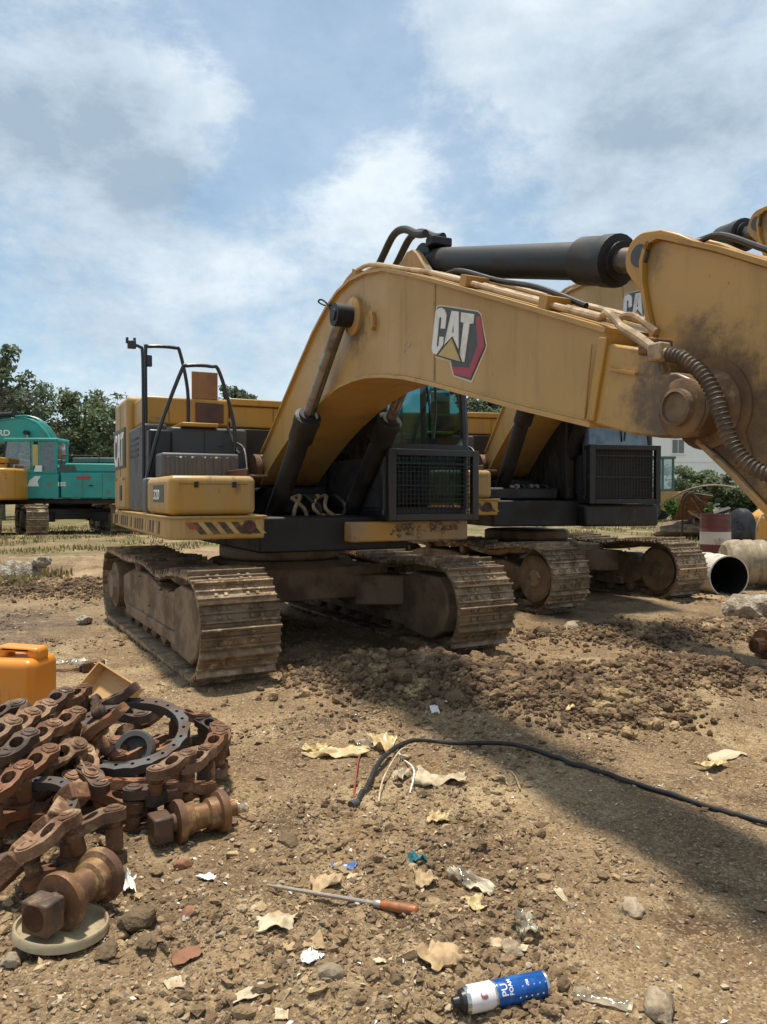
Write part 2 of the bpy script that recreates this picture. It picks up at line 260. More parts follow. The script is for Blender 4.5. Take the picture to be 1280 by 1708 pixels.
class MB:
    def __init__(s): s.v = []; s.f = []; s.mi = []; s.cur = 0
    def add(s, vs, fs):
        o = len(s.v); s.v += [tuple(p) for p in vs]; s.f += [tuple(i + o for i in f) for f in fs]; s.mi += [s.cur] * len(fs); return s
    def box(s, x0, x1, y0, y1, z0, z1, M=None):
        vs = [Vector(p) for p in ((x0, y0, z0), (x1, y0, z0), (x1, y1, z0), (x0, y1, z0), (x0, y0, z1), (x1, y0, z1), (x1, y1, z1), (x0, y1, z1))]
        if M is not None: vs = [M @ p for p in vs]
        return s.add(vs, [(0, 3, 2, 1), (4, 5, 6, 7), (0, 1, 5, 4), (1, 2, 6, 5), (2, 3, 7, 6), (3, 0, 4, 7)])
    def prism(s, poly, a, b, ax='y', M=None):
        n = len(poly)
        def P(p, h): return {'y': (p[0], h, p[1]), 'z': (p[0], p[1], h), 'x': (h, p[0], p[1])}[ax]
        ar = sum(poly[i][0] * poly[(i + 1) % n][1] - poly[(i + 1) % n][0] * poly[i][1] for i in range(n))
        if (ar > 0) == (ax == 'y'): poly = poly[::-1]
        if a > b: a, b = b, a
        vs = [Vector(P(p, a)) for p in poly] + [Vector(P(p, b)) for p in poly]
        if M is not None: vs = [M @ p for p in vs]
        fs = [tuple(range(n))[::-1], tuple(range(n, 2 * n))] + [(i, (i + 1) % n, n + (i + 1) % n, n + i) for i in range(n)]
        return s.add(vs, fs)
    def tube(s, path, r, n=8, caps=True):
        path = [Vector(p) for p in path]; m = len(path)
        rs = r if isinstance(r, (list, tuple)) else [r] * m
        tg = []
        for i in range(m):
            d = (path[min(i + 1, m - 1)] - path[max(i - 1, 0)])
            tg.append(d.normalized() if d.length > 1e-9 else Vector((0, 0, 1)))
        u = tg[0].orthogonal().normalized(); vs = []
        for i in range(m):
            u = (u - tg[i] * u.dot(tg[i])); u = u.normalized() if u.length > 1e-6 else tg[i].orthogonal().normalized()
            w_ = tg[i].cross(u)
            for k in range(n):
                a = 2 * math.pi * k / n; vs.append(path[i] + (u * math.cos(a) + w_ * math.sin(a)) * rs[i])
        fs = [(i * n + k, i * n + (k + 1) % n, (i + 1) * n + (k + 1) % n, (i + 1) * n + k) for i in range(m - 1) for k in range(n)]
        if caps: fs += [tuple(range(n))[::-1], tuple(range((m - 1) * n, m * n))]
        return s.add(vs, fs)
    def cyl(s, a, b, r, n=16, r2=None): return s.tube([a, b], [r, r if r2 is None else r2], n)
    def lathe(s, prof, a, d, n=24):
        """profile of (radius, distance along axis) about point a, direction d"""
        a = Vector(a); d = Vector(d).normalized()
        return s.tube_prof([a + d * h for r, h in prof], [max(r, 1e-4) for r, h in prof], d, n)
    def tube_prof(s, path, rs, d, n):
        u = d.orthogonal().normalized(); w_ = d.cross(u); vs = []; m = len(path)
        for i in range(m):
            for k in range(n):
                a = 2 * math.pi * k / n; vs.append(path[i] + (u * math.cos(a) + w_ * math.sin(a)) * rs[i])
        fs = [(i * n + k, i * n + (k + 1) % n, (i + 1) * n + (k + 1) % n, (i + 1) * n + k) for i in range(m - 1) for k in range(n)]
        fs += [tuple(range(n))[::-1], tuple(range((m - 1) * n, m * n))]
        return s.add(vs, fs)
    def strip(s, line, t, y0, y1):
        """plate following a polyline in the xz plane, thickness t to the left of travel"""
        L = [Vector((p[0], p[1])) for p in line]; m = len(L); off = []
        for i in range(m):
            d = (L[min(i + 1, m - 1)] - L[max(i - 1, 0)]).normalized(); off.append(L[i] + Vector((-d.y, d.x)) * t)
        vs = []
        for i in range(m):
            vs += [(L[i].x, y0, L[i].y), (L[i].x, y1, L[i].y), (off[i].x, y1, off[i].y), (off[i].x, y0, off[i].y)]
        fs = []
        for i in range(m - 1):
            for k in range(4): fs.append((i * 4 + k, i * 4 + (k + 1) % 4, (i + 1) * 4 + (k + 1) % 4, (i + 1) * 4 + k))
        fs += [(3, 2, 1, 0), tuple((m - 1) * 4 + k for k in range(4))]
        return s.add(vs, fs)
    def mesh(s, name, mat, smooth=35):
        me = bpy.data.meshes.new(name); me.from_pydata(s.v, [], s.f)
        bm = bmesh.new(); bm.from_mesh(me); bmesh.ops.recalc_face_normals(bm, faces=bm.faces); bm.to_mesh(me); bm.free()
        if len(set(s.mi)) > 1: me.polygons.foreach_set('material_index', s.mi)
        finish(me, mat, smooth); return me
    def build(s, name, mat, parent=None, M=None, smooth=35, bevel=0, seg=2, label=None):
        o = link(name, s.mesh(name, mat, smooth), parent, M)
        if bevel:
            b = o.modifiers.new('bevel', 'BEVEL'); b.width = bevel; b.segments = seg; b.limit_method = 'ANGLE'; b.angle_limit = math.radians(40); b.harden_normals = False
        if label: o['label'] = label
        return o
def box(name, mat, parent, M, x0, x1, y0, y1, z0, z1, bevel=.012, seg=2): return MB().box(x0, x1, y0, y1, z0, z1).build(name, mat, parent, M, bevel=bevel, seg=seg)
def smooth_path(pts, k=6):
    P = [Vector(p) for p in pts]; out = []
    for i in range(len(P) - 1):
        a, b, c, d = P[max(i - 1, 0)], P[i], P[i + 1], P[min(i + 2, len(P) - 1)]
        for j in range(k):
            t = j / k; out.append(.5 * ((2 * b) + (c - a) * t + (2 * a - 5 * b + 4 * c - d) * t * t + (3 * b - a - 3 * c + d) * t ** 3))
    out.append(P[-1]); return out
def arc(cx, cy, r, a0, a1, n):
    return [(cx + r * math.cos(math.radians(a0 + (a1 - a0) * i / n)), cy + r * math.sin(math.radians(a0 + (a1 - a0) * i / n))) for i in range(n + 1)]
def text_mesh(txt, size, extr=.002, bold=0.0, spacing=1.0):
    cu = bpy.data.curves.new('txt', 'FONT'); cu.body = txt; cu.size = size; cu.extrude = extr; cu.offset = bold; cu.space_character = spacing
    o = bpy.data.objects.new('txt', cu); COL.objects.link(o)
    dg = bpy.context.evaluated_depsgraph_get(); me = bpy.data.meshes.new_from_object(o.evaluated_get(dg))
    bpy.data.objects.remove(o); return me

# ------------------------------------------------------------------ noise (numpy)
RNG = np.random.default_rng(7)
_perm = RNG.random((256, 256))
def vnoise(x, y):
    xi = np.floor(x).astype(int); yi = np.floor(y).astype(int); fx = x - xi; fy = y - yi
    fx = fx * fx * (3 - 2 * fx); fy = fy * fy * (3 - 2 * fy)
    g = lambda a, b: _perm[a & 255, b & 255]
    return (g(xi, yi) * (1 - fx) + g(xi + 1, yi) * fx) * (1 - fy) + (g(xi, yi + 1) * (1 - fx) + g(xi + 1, yi + 1) * fx) * fy
def fbm(x, y, o=5, gain=.5):
    s = 0; a = 1; t = 0
    for i in range(o):
        s = s + a * vnoise(x * 2 ** i + 17.3 * i, y * 2 ** i + 9.1 * i); t += a; a *= gain
    return s / t
def sstep(a, b, x):
    t = np.clip((x - a) / (b - a), 0, 1); return t * t * (3 - 2 * t)
def worley(x, y):
    xi = np.floor(x).astype(int); yi = np.floor(y).astype(int); best = np.full(np.shape(x), 9.0)
    for dx in (-1, 0, 1):
        for dy in (-1, 0, 1):
            a = xi + dx; b = yi + dy
            px = a + _perm[a & 255, b & 255]; py = b + _perm[(a + 91) & 255, (b + 37) & 255]
            best = np.minimum(best, (x - px) ** 2 + (y - py) ** 2)
    return np.sqrt(best)
# ------------------------------------------------------------------ ground
MOUNDS = [(-.15, 6.35, .55, .45, .09), (.45, 6.1, .6, .5, .15), (1.05, 5.85, .6, .42, .15), (1.55, 5.35, .45, .35, .11), (2.2, 6.3, .6, .3, .10), (3.0, 6.2, .7, .35, .10), (2.6, 8.3, .9, .5, .06), (4.0, 8.6, .8, .5, .07),
          (-1.5, 4.3, .8, .7, .03), (-.75, 2.75, .22, .2, .05), (.2, 4.25, .5, .3, .03), (-3.6, 12.4, 1.6, .6, .14), (-5.6, 12.6, 1.6, .5, .12), (.2, 2.9, .4, .3, .02), (-.25, 2.4, .35, .2, .03)]
def mound(x, y):
    s = 0
    for cx, cy, rx, ry, h in MOUNDS: s = s + h * np.exp(-((x - cx) / rx) ** 2 - ((y - cy) / ry) ** 2)
    return s
def lowland(x, y):
    x = np.asarray(x, float); y = np.asarray(y, float)
    z = .36 * sstep(12.6, 16.5, y) + (fbm(x * .35 + 3, y * .35, 3) - .5) * .12
    return z
def cloddy(x, y):
    """0..1 how broken the surface is"""
    m = sstep(.46, .62, fbm(x * .8 + 40, y * .8 + 11, 5, .55)) * .8
    m = np.maximum(m, np.clip(mound(x, y) / .07, 0, 1))
    lane = np.exp(-((x - 2.0 - (y - 5.2) * .3) / .9) ** 2 - ((y - 5.0) / .45) ** 2) + np.exp(-((x + .75) / .5) ** 2 - ((y - 6.0) / .5) ** 2)
    return np.clip(m - .8 * lane, 0.03, 1)
def height(x, y):
    x = np.asarray(x, float); y = np.asarray(y, float)
    z = lowland(x, y) + mound(x, y) * (.55 + .9 * fbm(x * 2.3, y * 2.3, 3))
    for ox in (0.0, .42, 2.3, 2.75):        # pressed ruts running from the machines to the right
        q = (x - 1.2 - ox) * .88 + (y - 5.6) * .48 + (fbm(y * .7 + ox, x * .5, 3) - .5) * .35
        z = z - .045 * np.exp(-(q / .13) ** 2) + .025 * np.exp(-((q - .24) / .10) ** 2)
    c = cloddy(x, y); near = 1 - sstep(11, 20, y) * .6
    w1 = worley(x * 6.5, y * 6.5); w2 = worley(x * 15 + 3, y * 15); 
    z = z + near * (c * (.055 * (.55 - w1) + .022 * (.5 - w2)) + (fbm(x * 3, y * 3, 5, .55) - .5) * (.05 + .05 * c) + (fbm(x * 18 + 5, y * 18, 4, .6) - .5) * (.016 + .022 * c))
    return z
def gz(x, y): return float(height(np.array([x]), np.array([y]))[0])
def grow(a, first, g, end):
    out = [a]; st = first
    while abs(out[-1]) < abs(end): out.append(out[-1] + math.copysign(st, end)); st *= g
    return out
def make_ground():
    xs = np.arange(-2.9, 3.1, .0175)
    xs = np.concatenate([np.array(grow(-2.9, .018, 1.022, -700))[:0:-1], xs, np.array(grow(3.1, .018, 1.022, 700))[1:]])
    ys = [1.0]; st = .012
    while ys[-1] < 800: ys.append(ys[-1] + max(.012, .0062 * ys[-1] ** 1.12))
    back = np.array(grow(-1.0, .1, 1.3, -500)); ys = np.concatenate([back[::-1], np.arange(-.9, 1.0, .1), np.array(ys)])
    X, Y = np.meshgrid(xs, ys); nx, ny = len(xs), len(ys)
    Z = height(X, Y)
    far = sstep(60, 120, np.hypot(X, Y)); Z = Z * (1 - far) + .36 * far
    co = np.stack([X.ravel(), Y.ravel(), Z.ravel()], 1).astype(np.float32)
    i = np.arange(nx * ny).reshape(ny, nx)
    q = np.stack([i[:-1, :-1].ravel(), i[:-1, 1:].ravel(), i[1:, 1:].ravel(), i[1:, :-1].ravel()], 1).astype(np.int32)
    me = bpy.data.meshes.new('ground'); me.vertices.add(len(co)); me.vertices.foreach_set('co', co.ravel())
    me.loops.add(q.size); me.loops.foreach_set('vertex_index', q.ravel())
    me.polygons.add(len(q)); me.polygons.foreach_set('loop_start', np.arange(0, q.size, 4, dtype=np.int32)); me.polygons.foreach_set('loop_total', np.full(len(q), 4, np.int32))
    me.update(calc_edges=True); me.polygons.foreach_set('use_smooth', np.ones(len(q), bool))
    # the earth's own colour: fresh damp soil in the dug heaps, thin grass at the yard's edge, dark gravel at the left
    damp = np.clip(mound(X, Y) / .10, 0, 1) * .8
    damp = np.maximum(damp, .8 * np.exp(-((X - .25) / 1.1) ** 2 - ((Y - 7.7) / 1.0) ** 2))
    damp = np.maximum(damp, .65 * np.exp(-((X - 3.0) / 1.9) ** 2 - ((Y - 9.2) / 1.5) ** 2)); damp = np.maximum(damp, .5 * np.exp(-((X + .9) / .6) ** 2 - ((Y - 3.0) / .7) ** 2)); damp = np.maximum(damp, .45 * np.exp(-((X - .4) / .7) ** 2 - ((Y - 3.0) / .5) ** 2))
    grav = np.exp(-((X + 4.9) / 1.3) ** 2 - ((Y - 8.9) / 1.6) ** 2)
    gra = sstep(14.5, 19, Y + (fbm(X * .4, Y * .4, 4) - .5) * 9) * .85
    for nm, a in (('damp', damp), ('gravel', grav), ('green', gra)):
        at = me.attributes.new(nm, 'FLOAT', 'POINT'); at.data.foreach_set('value', a.ravel().astype(np.float32))
    me.materials.append(ground_mat()); me.update()
    return tag(link('ground', me), 'rutted bare earth of the machinery yard', None, None, 'structure')
def ground_mat():
    m = bpy.data.materials.new('earth'); m.use_nodes = True; t = m.node_tree; L = t.links.new; b = t.nodes['Principled BSDF']
    tc = N('ShaderNodeTexCoord', t).outputs['Object']
    def noise(s, d=8, r=.6, off=0):
        mp = N('ShaderNodeMapping', t); mp.inputs['Location'].default_value = (off, off * .7, 0); L(tc, mp.inputs[0])
        n = N('ShaderNodeTexNoise', t); n.inputs['Scale'].default_value = s; n.inputs['Detail'].default_value = d; n.inputs['Roughness'].default_value = r; L(mp.outputs[0], n.inputs['Vector']); return n.outputs[0]
    def rng(v, lo, hi, a=0, c=1):
        n = N('ShaderNodeMapRange', t, interpolation_type='SMOOTHSTEP'); L(v, n.inputs[0]); n.inputs[1].default_value = lo; n.inputs[2].default_value = hi; n.inputs[3].default_value = a; n.inputs[4].default_value = c; return n.outputs[0]
    def mix(f, a, c):
        n = N('ShaderNodeMix', t, data_type='RGBA'); L(f, n.inputs[0])
        if isinstance(a, tuple): n.inputs[6].default_value = (*a, 1)
        else: L(a, n.inputs[6])
        if isinstance(c, tuple): n.inputs[7].default_value = (*c, 1)
        else: L(c, n.inputs[7])
        return n.outputs[2]
    col = mix(rng(noise(.9, 9, .62), .38, .64), (.325, .228, .125), (.19, .126, .070))
    col = mix(rng(noise(1.3, 9, .6, 5), .50, .68), col, (.44, .33, .185))
    col = mix(rng(noise(1.7, 8, .65, 9), .52, .68), col, (.115, .072, .040))
    col = mix(rng(noise(3.7, 6, .6, 13), .58, .70), col, (.26, .165, .075))
    vo = N('ShaderNodeTexVoronoi', t); vo.inputs['Scale'].default_value = 48; L(tc, vo.inputs['Vector'])
    hs = N('ShaderNodeSeparateColor', t); L(vo.outputs['Color'], hs.inputs[0])
    col = mix(rng(hs.outputs[0], .80, 1.0, 0, .35), col, (.48, .385, .265))
    col = mix(rng(hs.outputs[1], .75, 1.0, 0, .45), col, (.075, .052, .036))
    vo2 = N('ShaderNodeTexVoronoi', t); vo2.inputs['Scale'].default_value = 120; L(tc, vo2.inputs['Vector'])
    hs2 = N('ShaderNodeSeparateColor', t); L(vo2.outputs['Color'], hs2.inputs[0])
    col = mix(rng(hs2.outputs[0], .78, .88, 0, .5), col, (.50, .40, .27))
    col = mix(rng(hs2.outputs[1], .76, .88, 0, .55), col, (.09, .06, .04))
    def attr(n): return N('ShaderNodeAttribute', t, attribute_name=n).outputs['Fac']
    dmp = N('ShaderNodeMath', t, operation='MULTIPLY'); L(attr('damp'), dmp.inputs[0]); L(rng(noise(5, 6, .6, 3), .3, .6, .35, 1), dmp.inputs[1])
    col = mix(dmp.outputs[0], col, (.120, .078, .046))
    gv = N('ShaderNodeMath', t, operation='MULTIPLY'); L(attr('gravel'), gv.inputs[0]); L(rng(noise(7, 6, .7, 2), .35, .6, .2, 1), gv.inputs[1])
    col = mix(gv.outputs[0], col, (.075, .062, .060))
    gr = N('ShaderNodeMath', t, operation='MULTIPLY'); L(attr('green'), gr.inputs[0]); L(rng(noise(.8, 7, .65, 21), .38, .6), gr.inputs[1])
    col = mix(gr.outputs[0], col, (.105, .115, .038))
    L(col, b.inputs['Base Color']); b.inputs['Roughness'].default_value = .95; b.inputs['Specular IOR Level'].default_value = .15
    h1 = N('ShaderNodeMath', t, operation='MULTIPLY_ADD'); L(vo.outputs['Distance'], h1.inputs[0]); h1.inputs[1].default_value = -.9; L(noise(32, 6, .65), h1.inputs[2])
    h2 = N('ShaderNodeMath', t, operation='MULTIPLY_ADD'); L(vo2.outputs['Distance'], h2.inputs[0]); h2.inputs[1].default_value = -.5; L(h1.outputs[0], h2.inputs[2])
    bp = N('ShaderNodeBump', t); bp.inputs['Strength'].default_value = .8; bp.inputs['Distance'].default_value = .014; L(h2.outputs[0], bp.inputs['Height']); L(bp.outputs[0], b.inputs['Normal'])
    return m
make_ground()

# ------------------------------------------------------------------ loose soil: clods, crumbs, pebbles (beyond counting)
def ico(sub):
    bm = bmesh.new(); bmesh.ops.create_icosphere(bm, subdivisions=sub, radius=1)
    v = np.array([x.co[:] for x in bm.verts]); f = np.array([[q.index for q in p.verts] for p in bm.faces]); bm.free(); return v, f
ICO1, ICO2, ICO3 = ico(1), ico(2), ico(3)
def scatter(name, pos, size, base, mat, label, jitter=.25, flat=.7, sink=.25, seed=1, smooth=True):
    r = np.random.default_rng(seed); V, F = base; n, m = len(pos), len(V)
    sc = size[:, None] * r.uniform(.65, 1.35, (n, 3)); sc[:, 2] *= flat
    jit = r.normal(0, jitter, (n, m)).clip(-.5, .55)
    if m > 12:      # broad lopsidedness plus sharp knobs
        for _ in range(3):
            d = r.normal(0, 1, (n, 3)); d /= np.linalg.norm(d, axis=1)[:, None]; jit = jit * .82 - .42 * np.maximum(0, np.einsum('mk,nk->nm', V, d) - .45)
    jit = 1 + jit
    P = V[None] * jit[:, :, None] * sc[:, None, :]
    a = r.uniform(0, 6.283, n); tl = r.normal(0, .35, n)
    c, s = np.cos(tl)[:, None], np.sin(tl)[:, None]; y = P[:, :, 1] * c - P[:, :, 2] * s; z = P[:, :, 1] * s + P[:, :, 2] * c
    ca, sa = np.cos(a)[:, None], np.sin(a)[:, None]; x = P[:, :, 0] * ca - y * sa; y2 = P[:, :, 0] * sa + y * ca
    W = np.stack([x + pos[:, 0:1], y2 + pos[:, 1:2], z + (pos[:, 2] + size * flat * (1 - 2 * sink) * .8)[:, None]], -1).reshape(-1, 3).astype(np.float32)
    T = (F[None] + (np.arange(n) * m)[:, None, None]).reshape(-1, 3).astype(np.int32)
    me = bpy.data.meshes.new(name); me.vertices.add(len(W)); me.vertices.foreach_set('co', W.ravel())
    me.loops.add(T.size); me.loops.foreach_set('vertex_index', T.ravel()); me.polygons.add(len(T))
    me.polygons.foreach_set('loop_start', np.arange(0, T.size, 3, dtype=np.int32)); me.polygons.foreach_set('loop_total', np.full(len(T), 3, np.int32))
    me.update(calc_edges=True); me.polygons.foreach_set('use_smooth', np.full(len(T), smooth, bool))
    at = me.attributes.new('v', 'FLOAT', 'POINT'); at.data.foreach_set('value', np.repeat(r.random(n), m).astype(np.float32))
    me.materials.append(MATS[mat]); me.update()
    return tag(link(name, me), label, None, None, 'stuff')
pm('clod', (.27, .185, .102), (.17, .112, .062), 5, .4, .62, c3=(.40, .30, .17), scale3=3, lo3=.50, hi3=.66, rough=(.9, 1), bump=1.0, bscale=60, bdist=.015, attr='v', vary=.38, rnd=False)
pm('clod_dark', (.19, .122, .064), (.11, .068, .038), 5, .4, .62, c3=(.37, .265, .14), scale3=3, lo3=.50, hi3=.66, rough=(.9, 1), bump=1.0, bscale=60, bdist=.015, attr='v', vary=.38, rnd=False)
pm('pebble', (.36, .29, .20), (.24, .17, .11), 5, .4, .62, c3=(.42, .37, .31), scale3=9, lo3=.55, hi3=.62, rough=(.85, 1), bump=.3, bscale=90, bdist=.004, attr='v', vary=.5, rnd=False)
def in_track(x, y):
    bad = np.zeros(len(x), bool)
    for cx, cy, ph in ((-1.14, 8.46, .512), (2.27, 12.2, .545)):
        u = (x - cx) * math.sin(ph) - (y - cy) * math.cos(ph); v = (x - cx) * math.cos(ph) + (y - cy) * math.sin(ph)
        bad |= (np.abs(u) < 2.1) & (np.abs(np.abs(v) - 1.19) < .38)
    return bad
def sample(n, seed, y0, y1, power, thr):
    r = np.random.default_rng(seed); out = []
    y = y0 * (y1 / y0) ** r.random(n * 4); x = (r.random(n * 4) * 2 - 1) * (y * .56 + .35)
    k = r.random(n * 4) < np.clip(cloddy(x, y) * .95 + thr, 0, 1) ** power
    k &= ~in_track(x, y)
    x, y = x[k][:n], y[k][:n]
    return np.stack([x, y, height(x, y)], 1), r
def make_clods():
    p, r = sample(36000, 11, 1.7, 13, 1.5, .09); s = .0022 * p[:, 1] ** .4 * r.lognormal(.2, .8, len(p)); scatter('soil_crumbs', p, np.clip(s, .0015, .026), ICO1, 'clod', 'loose crumbs of brown soil over the yard', .38, .6, .42, 3, False)
    p, r = sample(2200, 12, 1.8, 12, 1.8, .0); s = np.clip(r.lognormal(-4.5, .5, len(p)), .006, .035); scatter('soil_clods', p, s, ICO2, 'clod', 'small clods of broken earth on the open ground', .24, .6, .42, 4, False)
    # heavier clods thrown up in the heaps
    r = np.random.default_rng(5); P = []
    for cx, cy, rx, ry, h in MOUNDS[:8] + MOUNDS[11:13]:
        n = int(3000 * rx * ry * h / .02); P.append(np.stack([r.normal(cx, rx * .62, n), r.normal(cy, ry * .62, n)], 1))
    P = np.concatenate(P); P = P[~in_track(P[:, 0], P[:, 1])]; p = np.concatenate([P, height(P[:, 0], P[:, 1])[:, None]], 1)
    s = np.clip(r.lognormal(-4.55, .62, len(p)), .005, .05); scatter('heap_clods', p, s, ICO2, 'clod_dark', 'dark lumpy clods heaped in front of the tracks', .20, .85, .2, 6, False)
    k = r.integers(0, len(p), 11000); q = p[k] + np.stack([r.normal(0, .06, 11000), r.normal(0, .06, 11000), np.zeros(11000)], 1); q[:, 2] = height(q[:, 0], q[:, 1]); q = q[~in_track(q[:, 0], q[:, 1])]
    scatter('heap_crumbs', q, np.clip(r.lognormal(-5.3, .5, len(q)), 0.003, .014), ICO1, 'clod_dark', 'fine crumbs between the clods of the heap', .3, .8, .2, 16, False)
    p, r = sample(11000, 13, 1.7, 12, .8, .35); s = np.clip(r.lognormal(-5.5, .6, len(p)), .002, .014); scatter('pebbles', p, s, ICO1, 'pebble', 'pale pebbles and grit lying on the soil', .2, .6, .25, 8, False)
make_clods()
# ------------------------------------------------------------------ excavators
def shoe_mesh(width, name='track_shoe'):
    prof = [(-.1, 0), (-.094, .060), (-.080, .060), (-.074, .022), (-.030, .020), (-.025, .038), (-.011, .038), (-.006, .020), (.043, .018), (.048, .036), (.062, .036), (.068, .012), (.100, -.002), (.100, -.016), (.06, -.008)]
    b = MB().prism(prof, -width / 2, width / 2, 'y')
    for sx in (-.055, .02):
        for y in (-.17, -.09, .09, .17): b.box(sx - .014, sx + .014, y - .014, y + .014, .015, .032)
    return b.mesh(name, 'track_steel', 30)
SHOE = shoe_mesh(.65); SHOE_FAR = shoe_mesh(.6)
def track_loop(n, R=.40, zc=.46, xe=1.765, sag=(.075, .03)):
    pts = []
    for i in range(160):
        x = xe - 2 * xe * i / 160; pts.append((x, zc + R - sag[0] * math.exp(-((x - .72) / .42) ** 2) - sag[1] * math.exp(-((x + .75) / .45) ** 2)))
    pts += [(-xe + R * math.cos(math.radians(a)), zc + R * math.sin(math.radians(a))) for a in np.linspace(90, 270, 60, endpoint=False)]
    pts += [(-xe + 2 * xe * i / 160, zc - R) for i in range(160)]
    pts += [(xe + R * math.cos(math.radians(a)), zc + R * math.sin(math.radians(a))) for a in np.linspace(-90, 90, 60, endpoint=False)]
    P = np.array(pts); d = np.linalg.norm(np.roll(P, -1, 0) - P, axis=1); s = np.concatenate([[0], np.cumsum(d)]); tot = s[-1]
    Q = np.vstack([P, P[:1]]); out = []
    for k in range(n):
        t = tot * (k + .35) / n
        x = np.interp(t, s, Q[:, 0]); z = np.interp(t, s, Q[:, 1]); e = .03
        x2 = np.interp((t + e) % tot, s, Q[:, 0]); z2 = np.interp((t + e) % tot, s, Q[:, 1]); x1 = np.interp((t - e) % tot, s, Q[:, 0]); z1 = np.interp((t - e) % tot, s, Q[:, 1])
        out.append((x, z, math.atan2(z2 - z1, x2 - x1)))
    return out
def crawler(root, Mt, side, shoe, guard=True, mud=True, n=52, label=None, gauge=2.38):
    yc = side * gauge / 2; o_ = side
    fr = [(-1.45, .30), (-1.25, .21), (1.25, .21), (1.45, .32), (1.45, .58), (1.1, .66), (.35, .64), (-.1, .72), (-.9, .72), (-1.45, .60)]
    b = MB().prism(fr, yc - .21, yc + .21)
    b.box(-1.2, 1.1, yc - .235, yc + .235, .185, .30)
    b.box(.25, .95, yc - .222, yc + .222, .30, .58)
    tr = b.build('crawler_track', 'track_frame', root, Mt, bevel=.015, label=label)
    I = Matrix.Identity(4)
    if guard:
        g = [(1.08, .15), (1.60, .12), (1.80, .22), (1.90, .42), (1.88, .60), (1.74, .74), (1.30, .76), (1.08, .70)]
        MB().prism(g, yc - .25, yc + .25).build('idler_guard', 'track_frame', tr, bevel=.02)
    else:
        MB().lathe([(.0, -.24), (.30, -.24), (.30, -.20), (.36, -.18), (.36, .18), (.30, .20), (.30, .24), (0, .24)], (1.765, yc, .46), (0, 1, 0), 28).build('idler', 'track_frame', tr)
        MB().lathe([(0, -.262), (.10, -.262), (.12, -.235), (.12, .235), (.10, .262), (0, .262)], (1.765, yc, .46), (0, 1, 0), 20).build('idler_hub', 'track_steel', tr)
    sp = []
    for k in range(44): sp.append((-1.765 + (.385 if k % 2 else .34) * math.cos(2 * math.pi * k / 44), .46 + (.385 if k % 2 else .34) * math.sin(2 * math.pi * k / 44)))
    MB().prism(sp, yc - .05, yc + .05).build('sprocket', 'track_steel', tr)
    MB().lathe([(0, -.30), (.16, -.30), (.19, -.27), (.27, -.25), (.28, -.1), (.28, .1), (.27, .25), (.19, .27), (.16, .30), (0, .30)], (-1.765, yc, .46), (0, 1, 0), 28).build('final_drive', 'track_frame', tr)
    for k in range(7):
        MB().lathe([(.06, -.20), (.10, -.18), (.10, -.12), (.08, -.11), (.08, .11), (.10, .12), (.10, .18), (.06, .20)], (-1.2 + k * .4, yc, .185), (0, 1, 0), 14).build('track_roller', 'track_frame', tr)
    for x in (-.75, .15):
        MB().lathe([(.05, -.2), (.075, -.17), (.075, .17), (.05, .2)], (x, yc, .75), (0, 1, 0), 12).build('carrier_roller', 'track_frame', tr)
    # one continuous chain of links inside the shoes
    ch = MB()
    L2 = track_loop(104)
    for sy in (-.09, .09):
        ring = [(x, z) for x, z, a in L2]; m = len(ring)
        vs = []
        for (x, z, a) in L2:
            nx, nz = math.sin(a), -math.cos(a)
            for dy, dn in ((-.03, 0), (.03, 0), (.03, .085), (-.03, .085)): vs.append((x - nx * dn, yc + sy + dy, z - nz * dn))
        fs = [(i * 4 + k, i * 4 + (k + 1) % 4, ((i + 1) % m) * 4 + (k + 1) % 4, ((i + 1) % m) * 4 + k) for i in range(m) for k in range(4)]
        ch.add(vs, fs)
    ch.build('track_chain', 'track_steel', tr)
    rr = random.Random(int(yc * 100) + n)
    for x, z, a in track_loop(n):
        # travel runs backwards on top: outward normal is left of travel
        o = link('track_shoe', shoe, tr, Matrix.Translation((x, yc, z)) @ Matrix.Rotation(-a + math.pi, 4, 'Y') @ Matrix.Rotation(rr.gauss(0, .012), 4, 'Y'))
    if mud:
        r = np.random.default_rng(abs(int(yc * 100))); P = []; Sz = []
        for k in range(46):
            x = r.uniform(-1.3, 1.5); P.append((x, yc + r.uniform(-.25, .25), .84 - .075 * math.exp(-((x - .72) / .42) ** 2))); Sz.append(r.uniform(.008, .028))
        for k in range(150):
            x = r.uniform(-1.4, 1.2); P.append((x, yc + r.choice([-1, 1]) * r.uniform(.12, .235), r.choice([r.uniform(.60, .70), r.uniform(.20, .32), r.uniform(.24, .68)]))); Sz.append(r.uniform(.006, .03))
        m = scatter('mud', np.array(P), np.array(Sz), ICO2, 'clod', None, .2, .55, .3, 9); m.parent = tr
    return tr
BOOM_TOP = [(.30, 1.975), (.66, 2.20), (1.05, 2.46), (1.448, 2.718), (1.80, 2.94), (2.10, 3.085), (2.35, 3.165), (2.60, 3.195), (2.88, 3.18), (3.173, 3.125), (3.50, 3.012), (3.855, 2.879), (4.744, 2.531), (5.43, 2.258)]
BOOM_LOW = [(5.34, 1.862), (4.747, 2.009), (3.857, 2.248), (3.50, 2.335), (3.173, 2.393), (2.90, 2.425), (2.651, 2.433), (2.38, 2.418), (2.099, 2.369), (1.80, 2.295), (1.445, 2.19), (1.10, 2.06), (.80, 1.93), (.50, 1.78), (.28, 1.665)]
